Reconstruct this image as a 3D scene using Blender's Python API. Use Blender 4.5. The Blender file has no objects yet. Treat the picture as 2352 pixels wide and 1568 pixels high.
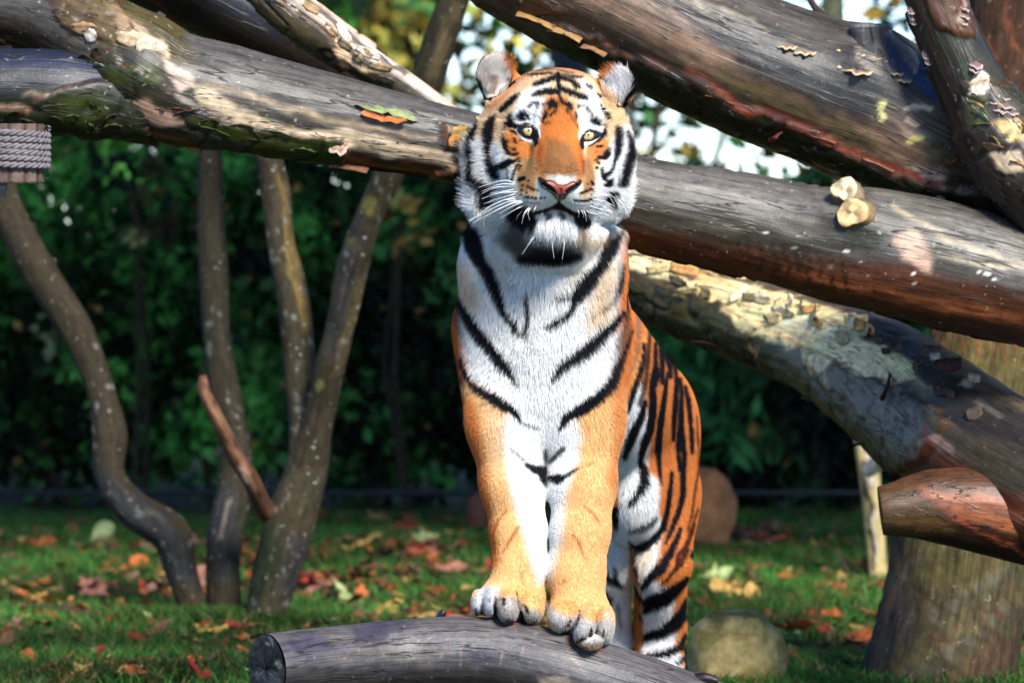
import bpy, math
import numpy as np
from mathutils import Vector

# ------------------------------------------------------------------ camera, sky, sun, exposure
scene = bpy.context.scene
FPX = 12000.0                      # focal length in pixels of a 2352 px wide picture
CAM = np.array([0.0, -12.0, 1.3])
PITCH = math.atan((784 - 481) / FPX)
cam_data = bpy.data.cameras.new("camera")
cam_data.sensor_width = 36.0
cam_data.lens = 36.0 * FPX / 2352.0
cam_data.clip_start = 0.5
cam_data.clip_end = 500.0
cam_data.dof.use_dof = True
cam_data.dof.focus_distance = 11.95
cam_data.dof.aperture_fstop = 5.0
cam_ob = bpy.data.objects.new("camera", cam_data)
cam_ob.location = CAM
cam_ob.rotation_euler = (math.pi / 2 - PITCH, 0, 0)
scene.collection.objects.link(cam_ob)
scene.camera = cam_ob

SUN_AZ = math.radians(24)          # to the right of the camera's back
SUN_EL = math.radians(38)
to_sun = Vector((math.sin(SUN_AZ) * math.cos(SUN_EL), -math.cos(SUN_AZ) * math.cos(SUN_EL), math.sin(SUN_EL)))
world = bpy.data.worlds.new("World")
scene.world = world
world.use_nodes = True
wn = world.node_tree.nodes
sky = wn.new("ShaderNodeTexSky")
sky.sky_type = 'NISHITA'
sky.sun_disc = False
sky.sun_elevation = SUN_EL
sky.sun_rotation = math.pi - SUN_AZ
sky.air_density = 0.6
sky.dust_density = 0.0
sky.ozone_density = 3.0
world.node_tree.links.new(sky.outputs[0], wn["Background"].inputs[0])
wn["Background"].inputs[1].default_value = 0.052
sun_data = bpy.data.lights.new("sun", 'SUN')
sun_data.energy = 1.5
sun_data.angle = math.radians(14)      # thin cloud: soft-edged shade
sun_data.color = (1.0, 0.95, 0.86)
sun_ob = bpy.data.objects.new("sun", sun_data)
sun_ob.rotation_euler = to_sun.to_track_quat('Z', 'Y').to_euler()
sun_ob.location = (4, -8, 8)
scene.collection.objects.link(sun_ob)
scene.view_settings.view_transform = 'Standard'
scene.view_settings.look = 'None'
scene.view_settings.exposure = 2.3
scene.view_settings.gamma = 1.0
scene.view_settings.use_curve_mapping = False
scene.render.engine = 'CYCLES'
scene.cycles.max_bounces = 6
scene.cycles.diffuse_bounces = 3
scene.cycles.transparent_max_bounces = 8
scene.cycles.sample_clamp_indirect = 4.0
scene.cycles.use_denoising = True

# ------------------------------------------------------------------ helpers
rng = np.random.default_rng(11)
COL = scene.collection
_cp, _sp = math.cos(PITCH), math.sin(PITCH)


def P(px, py, Y):
    """world point at world depth Y that the picture (2352 x 1568) shows at px, py"""
    a = (px - 1176.0) / FPX
    b = -(py - 784.0) / FPX
    dy = _cp + b * _sp
    dz = -_sp + b * _cp
    s = (Y - CAM[1]) / dy
    return np.array([a * s, Y, CAM[2] + dz * s])


def M(pix, Y):
    return pix * (Y - CAM[1]) / FPX


def proj(v):
    r = v - CAM
    d = r[:, 1] * _cp - r[:, 2] * _sp
    u = r[:, 1] * _sp + r[:, 2] * _cp
    return 1176.0 + FPX * r[:, 0] / d, 784.0 - FPX * u / d


def vnoise(p, seed=0):
    p = np.asarray(p, dtype=np.float64)
    i = np.floor(p).astype(np.int64)
    f = p - i
    u = f * f * (3 - 2 * f)
    out = np.zeros(len(p))
    for dx in (0, 1):
        wx = u[:, 0] if dx else 1 - u[:, 0]
        for dy in (0, 1):
            wy = u[:, 1] if dy else 1 - u[:, 1]
            for dz in (0, 1):
                wz = u[:, 2] if dz else 1 - u[:, 2]
                h = ((i[:, 0] + dx) * 374761393 + (i[:, 1] + dy) * 668265263 + (i[:, 2] + dz) * 1440662683 + seed * 974711) & 0xFFFFFFFF
                h = ((h ^ (h >> 13)) * 1274126177) & 0xFFFFFFFF
                h = ((h ^ (h >> 16)) * 2246822519) & 0xFFFFFFFF
                h = (h ^ (h >> 15)) & 0xFFFFFF
                out += wx * wy * wz * (h / 16777215.0)
    return out


def fbm(p, seed=0, octaves=4):
    p = np.asarray(p, dtype=np.float64)
    s, a, t = 0, 0.5, 0
    for k in range(octaves):
        s = s + a * vnoise(p * (2.03 ** k), seed + 17 * k)
        t += a
        a *= 0.55
    return s / t


def sstep(a, b, x):
    t = np.clip((x - a) / (b - a), 0, 1)
    return t * t * (3 - 2 * t)


def lerp(a, b, t):
    return a + (b - a) * t


def seg_dist(px, py, pts):
    """signed distance to a stroke: pts = (x, y, half width)"""
    best = np.full(len(px), 1e9)
    pts = np.asarray(pts, dtype=float)
    if len(pts) == 1:
        return np.hypot(px - pts[0, 0], py - pts[0, 1]) - pts[0, 2]
    for k in range(len(pts) - 1):
        ax, ay, aw = pts[k]
        bx, by, bw = pts[k + 1]
        ex, ey = bx - ax, by - ay
        t = np.clip(((px - ax) * ex + (py - ay) * ey) / max(ex * ex + ey * ey, 1e-9), 0, 1)
        d = np.hypot(px - ax - t * ex, py - ay - t * ey) - (aw + (bw - aw) * t)
        best = np.minimum(best, d)
    return best


def poly_dist(px, py, pts):
    pts = np.asarray(pts, dtype=float)
    best = np.full(len(px), 1e9)
    ins = np.zeros(len(px), dtype=bool)
    n = len(pts)
    for k in range(n):
        ax, ay = pts[k]
        bx, by = pts[(k + 1) % n]
        ex, ey = bx - ax, by - ay
        t = np.clip(((px - ax) * ex + (py - ay) * ey) / max(ex * ex + ey * ey, 1e-9), 0, 1)
        best = np.minimum(best, np.hypot(px - ax - t * ex, py - ay - t * ey))
        if ay != by:
            c = ((ay > py) != (by > py)) & (px < (bx - ax) * (py - ay) / (by - ay) + ax)
            ins ^= c
    return np.where(ins, -best, best)


def paint(col, px, py, ops, sel=None):
    """lay coloured marks over col: ops = (kind, points, colour, softness, opacity)"""
    for kind, pts, c, soft, op in ops:
        a = np.asarray(pts, dtype=float)
        pad = soft + (a[:, 2].max() if kind == 's' else 0) + 2
        m = (px > a[:, 0].min() - pad) & (px < a[:, 0].max() + pad) & (py > a[:, 1].min() - pad) & (py < a[:, 1].max() + pad)
        if sel is not None:
            m &= sel
        idx = np.nonzero(m)[0]
        if len(idx) == 0:
            continue
        d = seg_dist(px[idx], py[idx], a) if kind == 's' else poly_dist(px[idx], py[idx], a)
        w = (1 - sstep(-soft / 2, soft / 2, d)) * op
        col[idx] = col[idx] * (1 - w[:, None]) + np.array(c)[None, :] * w[:, None]


def mesh_obj(name, verts, faces, mat=None, parent=None, smooth=True, attrs=None):
    me = bpy.data.meshes.new(name)
    verts = np.asarray(verts, dtype=np.float32)
    if isinstance(faces, np.ndarray):
        k = faces.shape[1]
        me.vertices.add(len(verts))
        me.vertices.foreach_set("co", verts.ravel())
        me.loops.add(faces.size)
        me.polygons.add(len(faces))
        me.loops.foreach_set("vertex_index", faces.astype(np.int32).ravel())
        me.polygons.foreach_set("loop_start", np.arange(0, faces.size, k, dtype=np.int32))
        me.polygons.foreach_set("loop_total", np.full(len(faces), k, dtype=np.int32))
        me.update(calc_edges=True)
    else:
        me.from_pydata(verts.tolist(), [], faces)
        me.update()
    me.polygons.foreach_set("use_smooth", np.full(len(me.polygons), smooth))
    for an, arr in (attrs or {}).items():
        arr = np.asarray(arr, dtype=np.float32)
        if arr.ndim == 1:
            at = me.attributes.new(an, 'FLOAT', 'POINT')
            at.data.foreach_set("value", arr)
        elif arr.shape[1] == 4:
            at = me.attributes.new(an, 'FLOAT_COLOR', 'POINT')
            at.data.foreach_set("color", arr.ravel())
        else:
            at = me.attributes.new(an, 'FLOAT_VECTOR', 'POINT')
            at.data.foreach_set("vector", arr.ravel())
    if mat:
        me.materials.append(mat)
    ob = bpy.data.objects.new(name, me)
    COL.objects.link(ob)
    if parent:
        ob.parent = parent
    return ob


def rgba(c):
    c = np.asarray(c, dtype=float)
    return np.concatenate([c, np.ones((len(c), 1))], axis=1)


def tag(o, label=None, cat=None, group=None, kind=None):
    if label:
        o["label"] = label
    if cat:
        o["category"] = cat
    if group:
        o["group"] = group
    if kind:
        o["kind"] = kind
    return o


def empty(name, loc):
    o = bpy.data.objects.new(name, None)
    o.empty_display_size = 0.1
    o.location = loc
    COL.objects.link(o)
    return o


def part_of(o, root):
    """parent keeping the world place (roots are only translated)"""
    o.parent = root
    o.matrix_parent_inverse.identity()
    o.location = Vector(o.location) - root.location
    return o


class NT:
    def __init__(self, name):
        self.m = bpy.data.materials.new(name)
        self.m.use_nodes = True
        self.t = self.m.node_tree
        self.b = self.t.nodes["Principled BSDF"]

    def n(self, typ, **kw):
        nd = self.t.nodes.new(typ)
        for k, v in kw.items():
            if k.startswith("i_"):
                nd.inputs[k[2:].replace("_", " ")].default_value = v
            else:
                setattr(nd, k, v)
        return nd

    def l(self, a, b):
        self.t.links.new(a, b)

    def attr(self, name):
        return self.n("ShaderNodeAttribute", attribute_name=name)

    def noise(self, vec, scale, detail=4, rough=0.6):
        nd = self.n("ShaderNodeTexNoise")
        nd.inputs["Scale"].default_value = scale
        nd.inputs["Detail"].default_value = detail
        nd.inputs["Roughness"].default_value = rough
        if vec is not None:
            self.l(vec, nd.inputs["Vector"])
        return nd.outputs["Fac"]

    def ramp(self, fac, stops):
        nd = self.n("ShaderNodeValToRGB")
        e = nd.color_ramp.elements
        while len(e) < len(stops):
            e.new(0.5)
        for k, (p, c) in enumerate(stops):
            e[k].position = p
            e[k].color = (*c, 1) if len(c) == 3 else c
        self.l(fac, nd.inputs[0])
        return nd.outputs[0]

    def rng(self, fac, a, b, c, d):
        nd = self.n("ShaderNodeMapRange")
        for k, v in zip((1, 2, 3, 4), (a, b, c, d)):
            nd.inputs[k].default_value = v
        self.l(fac, nd.inputs[0])
        return nd.outputs[0]

    def mix(self, fac, a, b, typ='MIX'):
        nd = self.n("ShaderNodeMix", data_type='RGBA', blend_type=typ)
        if hasattr(fac, "links"):
            self.l(fac, nd.inputs[0])
        else:
            nd.inputs[0].default_value = fac
        for s, v in ((6, a), (7, b)):
            if hasattr(v, "links"):
                self.l(v, nd.inputs[s])
            else:
                nd.inputs[s].default_value = (*v, 1)
        return nd.outputs[2]

    def math(self, op, a, b):
        nd = self.n("ShaderNodeMath", operation=op)
        for s, v in ((0, a), (1, b)):
            if hasattr(v, "links"):
                self.l(v, nd.inputs[s])
            else:
                nd.inputs[s].default_value = v
        return nd.outputs[0]

    def bump(self, h, strength, dist):
        nd = self.n("ShaderNodeBump")
        nd.inputs["Strength"].default_value = strength
        nd.inputs["Distance"].default_value = dist
        self.l(h, nd.inputs["Height"])
        self.l(nd.outputs[0], self.b.inputs["Normal"])

    def base(self, c):
        if hasattr(c, "links"):
            self.l(c, self.b.inputs["Base Color"])
        else:
            self.b.inputs["Base Color"].default_value = (*c, 1)

    def set(self, rough=0.7, spec=0.3):
        self.b.inputs["Roughness"].default_value = rough
        self.b.inputs["Specular IOR Level"].default_value = spec


def flat_mat(name, c, rough=0.7, spec=0.3, nscale=20.0, var=0.3):
    """simple surface with grain"""
    k = NT(name)
    tc = k.n("ShaderNodeTexCoord")
    f = k.noise(tc.outputs["Object"], nscale, 5)
    k.base(k.mix(1.0, c, k.ramp(f, [(0.25, (1 - var,) * 3), (0.75, (1 + var * 0.6,) * 3)]), 'MULTIPLY'))
    k.set(rough, spec)
    k.bump(f, 0.3, 0.004)
    return k.m


def catmull(pts, n_per):
    pts = np.asarray(pts, dtype=float)
    ext = np.vstack([2 * pts[0] - pts[1], pts, 2 * pts[-1] - pts[-2]])
    out = []
    for k in range(1, len(ext) - 2):
        p0, p1, p2, p3 = ext[k - 1], ext[k], ext[k + 1], ext[k + 2]
        t = np.linspace(0, 1, n_per, endpoint=False)[:, None]
        out.append(0.5 * ((2 * p1) + (-p0 + p2) * t + (2 * p0 - 5 * p1 + 4 * p2 - p3) * t ** 2 + (-p0 + 3 * p1 - 3 * p2 + p3) * t ** 3))
    out.append(pts[-1:])
    return np.vstack(out)

# ================================================================== MATERIALS OF THE PLACE
def log_material(name, grain=1.0, bump=0.5, rough=0.75, spec=0.25, cracks=1.0):
    """wood or bark whose broad colours are an attribute; fine grain, cracks and scratches come from noise along the log"""
    k = NT(name)
    lc = k.attr("lc").outputs["Vector"]
    col = k.attr("col").outputs["Color"]
    mp = k.n("ShaderNodeMapping")
    mp.inputs["Scale"].default_value = (0.10, 1, 1)
    k.l(lc, mp.inputs["Vector"])
    g1 = k.noise(mp.outputs[0], 90, 6, 0.65)
    g2 = k.noise(lc, 34, 6, 0.7)
    g3 = k.noise(lc, 240, 3, 0.6)
    c = k.mix(1.0, col, k.ramp(g1, [(0.32, (.50, .49, .48)), (0.5, (1, 1, 1)), (0.68, (1.35, 1.33, 1.28))]), 'MULTIPLY')
    c = k.mix(1.0, c, k.ramp(g2, [(0.3, (.62, .62, .62)), (0.55, (1.05, 1.05, 1.05)), (0.8, (1.3, 1.28, 1.25))]), 'MULTIPLY')
    # thin dark cracks along the grain
    mp2 = k.n("ShaderNodeMapping")
    mp2.inputs["Scale"].default_value = (0.06, 1, 1)
    k.l(lc, mp2.inputs["Vector"])
    g4 = k.noise(mp2.outputs[0], 26, 3, 0.55)
    cr = k.rng(k.math('ABSOLUTE', k.math('SUBTRACT', g4, 0.5), 0), 0.0, 0.012, 1.0 * cracks, 0.0)
    c = k.mix(cr, c, (.012, .010, .009))
    # pale specks of lichen
    sp = k.rng(k.noise(lc, 60, 3, 0.6), 0.66, 0.71, 0.0, 1.0)
    c = k.mix(k.math('MULTIPLY', sp, k.attr("lichen").outputs["Fac"]), c, (.42, .44, .40))
    k.base(c)
    k.set(rough, spec)
    h = k.math('ADD', k.math('MULTIPLY', g1, 0.6 * grain), k.math('ADD', k.math('MULTIPLY', g2, 0.45), k.math('MULTIPLY', g3, 0.15)))
    h = k.math('SUBTRACT', h, k.math('MULTIPLY', cr, 0.8))
    k.bump(h, bump, 0.008)
    return k.m


WOOD_M = log_material("log_wood", 1.0, 0.35, 0.42, 0.45)
BARK_M = log_material("tree_bark", 0.4, 1.0, 0.8, 0.2, 0.3)


def attr_mat(name, rough=0.8, spec=0.2, nscale=60, trans=0.0):
    k = NT(name)
    tc = k.n("ShaderNodeTexCoord")
    f = k.noise(tc.outputs["Object"], nscale, 4)
    c = k.mix(1.0, k.attr("col").outputs["Color"], k.ramp(f, [(0.25, (.6, .6, .6)), (0.75, (1.35, 1.35, 1.35))]), 'MULTIPLY')
    k.base(c)
    k.set(rough, spec)
    k.bump(f, 0.35, 0.003)
    if trans > 0:
        tr = k.n("ShaderNodeBsdfTranslucent")
        k.l(c, tr.inputs[0])
        mx = k.n("ShaderNodeMixShader")
        mx.inputs[0].default_value = trans
        out = k.t.nodes["Material Output"]
        k.l(k.b.outputs[0], mx.inputs[1])
        k.l(tr.outputs[0], mx.inputs[2])
        k.l(mx.outputs[0], out.inputs[0])
    return k.m


# ================================================================== LOGS AND TRUNKS
def tube(name, pts, mat, ops=(), base=(.2, .17, .14), step=0.009, nang=96, seed=0, low=0.05, mid=0.02, bark=None, ridges=0.0,
         top=None, under=None, lichen=0.3, parent=None, knobs=(), cap=True, streak=0.35, slim=1.0, tone=None, edge_col=(.22, .07, .03)):
    """a log: pts = (px, py, Y, radius px) down its middle.  bark = strokes (view px) where old bark still stands proud of the wood"""
    c = np.array([P(p[0], p[1], p[2]) for p in pts])
    r = np.array([M(p[3], p[2]) for p in pts]) * slim
    ctl = np.hstack([c, r[:, None]])
    ln = np.linalg.norm(np.diff(c, axis=0), axis=1).sum()
    n = max(8, int(ln / step / (len(pts) - 1)))
    cc = catmull(ctl, n)
    cen, rad = cc[:, :3], cc[:, 3]
    T = np.gradient(cen, axis=0)
    T /= np.linalg.norm(T, axis=1, keepdims=True)
    refv = np.array([0, 1.0, 0.0])
    A = np.cross(T, refv)
    A /= np.linalg.norm(A, axis=1, keepdims=True)          # side in the picture plane
    B = np.cross(A, T)                                     # away from the camera
    u = np.concatenate([[0], np.cumsum(np.linalg.norm(np.diff(cen, axis=0), axis=1))])
    th = np.linspace(0, 2 * math.pi, nang, endpoint=False)
    CT, ST = np.cos(th), np.sin(th)
    N = len(cen)
    nrm = A[:, None, :] * CT[None, :, None] + B[:, None, :] * ST[None, :, None]
    U = np.repeat(u[:, None], nang, 1)
    R = np.repeat(rad[:, None], nang, 1)
    lc = np.stack([U + seed * 7.3, R * CT[None, :], R * ST[None, :]], axis=2).reshape(-1, 3)
    rm = float(rad.mean())
    f1 = fbm(lc * np.array([0.35, 1, 1]) / rm * 0.9, seed, 3) - 0.5
    f2 = fbm(lc * np.array([0.5, 1, 1]) * 22, seed + 5, 4) - 0.5
    f3 = fbm(lc * np.array([0.12, 1, 1]) * 70, seed + 9, 3) - 0.5
    disp = R.ravel() * (f1 * low * 2 + f2 * mid * 2) + f3 * ridges
    nv = nrm.reshape(-1, 3)
    cr = np.repeat(cen[:, None, :], nang, 1).reshape(-1, 3)
    V = cr + nv * (R.ravel() + disp)[:, None]
    px, py = proj(V)
    fr = nv[:, 1] < 0.25
    for (kx, ky, kr, kh) in knobs:                          # swellings round old branches
        d = np.hypot(px - kx, py - ky) / kr
        V = V + nv * (kh * np.exp(-d * d * 1.5) * fr)[:, None]
    px, py = proj(V)
    wob = np.stack([fbm(lc * 18, seed + 21, 3), fbm(lc * 18, seed + 22, 3)], axis=1) - 0.5
    jx, jy = px + wob[:, 0] * 46, py + wob[:, 1] * 34
    col = np.tile(np.array(base, dtype=float), (len(V), 1))
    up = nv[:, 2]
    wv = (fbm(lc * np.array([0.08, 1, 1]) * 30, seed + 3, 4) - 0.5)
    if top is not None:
        col = lerp(col, np.array(top), sstep(0.05, 0.75, up + 0.9 * wv)[:, None])  # sky-lit tint of upward faces put into the colour
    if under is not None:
        col = lerp(col, np.array(under), sstep(0.05, 0.7, -up + 0.9 * wv)[:, None])  # low-light red-brown of undersides put into the colour
    paint(col, jx, jy, ops, fr)
    bk = np.zeros(len(V))
    if bark:
        m = np.zeros((len(V), 1))
        paint(m, jx, jy, [(k_, q_, (1.0,), 7, o_) for (k_, q_, o_) in bark], fr)
        bk = m[:, 0]
        back = ~fr
        bk[back] = (fbm(lc[back] * 6, seed + 40, 3) > 0.5) * 1.0
        crack = 1 - sstep(0.0, 0.05, np.abs(fbm(lc * 14, seed + 43, 2) - 0.5))
        V = V + nv * (bk * (0.010 + 0.006 * (f2 + 0.5) - 0.006 * crack))[:, None]
        col = col * (1 - 0.45 * (bk * crack)[:, None])
        edge = bk * (1 - bk) * 4
        col = lerp(col, np.array(edge_col), (0.75 * edge)[:, None])
    col = col * (1 + streak * 2 * wv)[:, None]
    if tone is None:                      # dark wood deepened, pale patches kept bright: contrast of light put into colour
        tone = (0.40 + 0.80 * sstep(.10, .42, col.max(1)))[:, None]
    col = np.clip(col * tone, 0.004, 0.85)
    ii = np.arange(N * nang).reshape(N, nang)
    q = np.stack([ii[:-1], np.roll(ii, -1, 1)[:-1], np.roll(ii, -1, 1)[1:], ii[1:]], axis=3 - 1).reshape(-1, 4)
    faces = [q]
    if cap:
        add, addc, addl = [], [], []
        fs = []
        for end, flip in ((0, True), (N - 1, False)):
            rings = [ii[end]]
            for s in (0.75, 0.45, 0.15):
                k0 = N * nang + len(add)
                ctr = V[ii[end]].mean(0)
                for j in range(nang):
                    p_ = ctr + (V[ii[end][j]] - ctr) * s
                    add.append(p_)
                    addc.append(col[ii[end][j]] * (0.65 + 0.2 * s))
                    addl.append(lc[ii[end][j]] * np.array([1, s, s]))
                rings.append(np.arange(k0, k0 + nang))
            for a_, b_ in zip(rings[:-1], rings[1:]):
                f_ = np.stack([a_, np.roll(a_, -1), np.roll(b_, -1), b_], axis=1)
                fs.append(f_ if not flip else f_[:, ::-1])
            k0 = N * nang + len(add)
            add.append(V[ii[end]].mean(0))
            addc.append(col[ii[end]].mean(0) * 0.6)
            addl.append(lc[ii[end]].mean(0))
            l_ = rings[-1]
            f_ = np.stack([l_[0::2], l_[1::2], np.roll(l_, -2)[0::2], np.full(nang // 2, k0)], axis=1)
            fs.append(f_ if not flip else f_[:, ::-1])
        V = np.vstack([V, add])
        col = np.vstack([col, addc])
        lc = np.vstack([lc, addl])
        bk = np.concatenate([bk, np.zeros(len(add))])
        faces += [np.array(f) for f in fs]
    faces = np.vstack(faces)
    lich = np.full(len(V), lichen)
    ob = mesh_obj(name, V, faces, mat, parent, attrs={"col": rgba(col), "lc": lc, "lichen": lich})
    return ob, (cen, rad, A, B, T)


def spine_point(sp, px, py):
    """point on the camera side of a log seen at px, py, with its outward normal"""
    cen, rad, A, B, T = sp
    x, y = proj(cen)
    # closest axis point, measured across the log
    k = int(np.argmin(np.hypot(x - px, y - py)))
    target = P(px, py, cen[k, 1])
    off = (target - cen[k]) @ A[k]
    r = rad[k]
    off = max(-0.97 * r, min(0.97 * r, off))
    n = A[k] * (off / r) - B[k] * math.sqrt(max(0.0, 1 - (off / r) ** 2))
    return cen[k] + n * r + T[k] * float((target - cen[k]) @ T[k]), n, T[k]


FLAKE_M = attr_mat("bark_flake", 0.8, 0.2, 90)
FUNG_M = attr_mat("bracket_fungus", 0.7, 0.2, 120)


def flake(parent, sp, px, py, ln, wd, col, lift=0.012, ang=0.0, seed=0):
    """a curling scale of loose bark lying off the log; sizes in px"""
    p, n, t = spine_point(sp, px, py)
    s = (p[1] - CAM[1]) / FPX
    g = np.random.default_rng(seed + 1000)
    b = np.cross(n, t)
    a = math.radians(ang)
    t2 = t * math.cos(a) + b * math.sin(a)
    b2 = np.cross(n, t2)
    nu, nw = 7, 4
    vs, cs = [], []
    for side in (0, 1):
        for i in range(nu):
            for j in range(nw):
                uu = i / (nu - 1) - 0.5
                ww = j / (nw - 1) - 0.5
                taper = 1 - 0.55 * abs(uu * 2) ** 2 + 0.35 * (g.random() - 0.5)
                h = 0.7 * lift * (0.15 + 1.5 * (ww + 0.5) ** 2 + 0.5 * uu * uu) + 0.003 * g.random()
                vs.append(p + t2 * (uu * ln * s * (1 + 0.15 * (g.random() - .5))) + b2 * (ww * wd * s * taper) + n * (h - 0.004 * side + 0.002))
                cs.append(np.array(col) * (0.75 + 0.5 * g.random()) * (1 if side == 0 else 0.6))
    fs = []
    m = nu * nw
    for i in range(nu - 1):
        for j in range(nw - 1):
            q = i * nw + j
            fs.append((q, q + 1, q + nw + 1, q + nw))
            fs.append((m + q, m + q + nw, m + q + nw + 1, m + q + 1))
    rim = [i * nw for i in range(nu)] + [(nu - 1) * nw + j for j in range(1, nw)] + [i * nw + nw - 1 for i in range(nu - 2, -1, -1)] + [j for j in range(nw - 2, 0, -1)]
    for a_, b_ in zip(rim, rim[1:] + rim[:1]):
        fs.append((a_, b_, m + b_, m + a_))
    return mesh_obj("bark_flake", np.array(vs), [tuple(f) for f in fs], FLAKE_M, parent, True, {"col": rgba(np.clip(cs, 0, .85))})


def fungus(parent, sp, px, py, w, h, col=(.22, .15, .12), rim=(.55, .42, .26), seed=0, out=1.0):
    """a bracket fungus: wavy half disc standing out from the wood, ringed, pale at its edge"""
    p, n, t = spine_point(sp, px, py)
    s = (p[1] - CAM[1]) / FPX
    g = np.random.default_rng(seed + 2000)
    side = np.array([1.0, 0, 0]) - n * n[0]
    side /= np.linalg.norm(side)
    upv = np.cross(side, n)
    if upv[2] < 0:
        upv = -upv
    outv = n * 0.8 - upv * 0.6
    vs, cs = [], []
    NR, NA = 6, 17
    ph = g.random() * 6
    for lay in (0, 1):
        for i in range(NR + 1):
            f = i / NR
            for j in range(NA):
                a = math.pi * j / (NA - 1)
                wav = 1 + (0.14 * math.sin(a * 5 + ph) + 0.07 * math.sin(a * 11 + ph * 2)) * min(1.0, max(0.25, (w - 12) / 40.0))
                x = math.cos(a) * f * w * s * 0.5 * wav
                y = math.sin(a) * f * h * s * out * wav
                rip = 0.0035 * min(1.0, w / 50.0) * math.sin(a * 6 + ph) * f + 0.002 * math.sin(f * 14)
                th = 0.006 * (1 - f) + 0.0035
                vs.append(p + side * x + outv * y + upv * (rip + 0.008 * (1 - f) - th * lay) + n * 0.001)
                ringc = 0.75 + 0.45 * (math.sin(f * 17 + 0.6 * math.sin(a * 4 + ph)) > 0)
                c = np.array(col) * ringc if f < 0.82 else np.array(rim)
                if lay:
                    c = np.array(rim) * 0.9
                cs.append(c)
    fs = []
    m = (NR + 1) * NA
    for i in range(NR):
        for j in range(NA - 1):
            q = i * NA + j
            fs.append((q, q + NA, q + NA + 1, q + 1))
            fs.append((m + q, m + q + 1, m + q + NA + 1, m + q + NA))
    for j in range(NA - 1):
        q = NR * NA + j
        fs.append((q, m + q, m + q + 1, q + 1))
    return mesh_obj("bracket_fungus", np.array(vs), fs, FUNG_M, parent, True, {"col": rgba(np.clip(cs, 0, .85))})


def so(c, soft, *pts, op=1.0):
    return ('s', pts, c, soft, op)


def po(c, soft, *pts, op=1.0):
    return ('p', pts, c, soft, op)


GREYW = (.150, .150, .160)
DKW = (.045, .042, .042)
TANW = (.34, .25, .15)
PALE = (.55, .42, .28)
PINK = (.42, .26, .18)
MOSS = (.075, .095, .014)
DMOSS = (.030, .034, .010)
RUST = (.27, .065, .022)
OLIVE = (.15, .115, .034)
DBARK = (.030, .022, .014)

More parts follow.
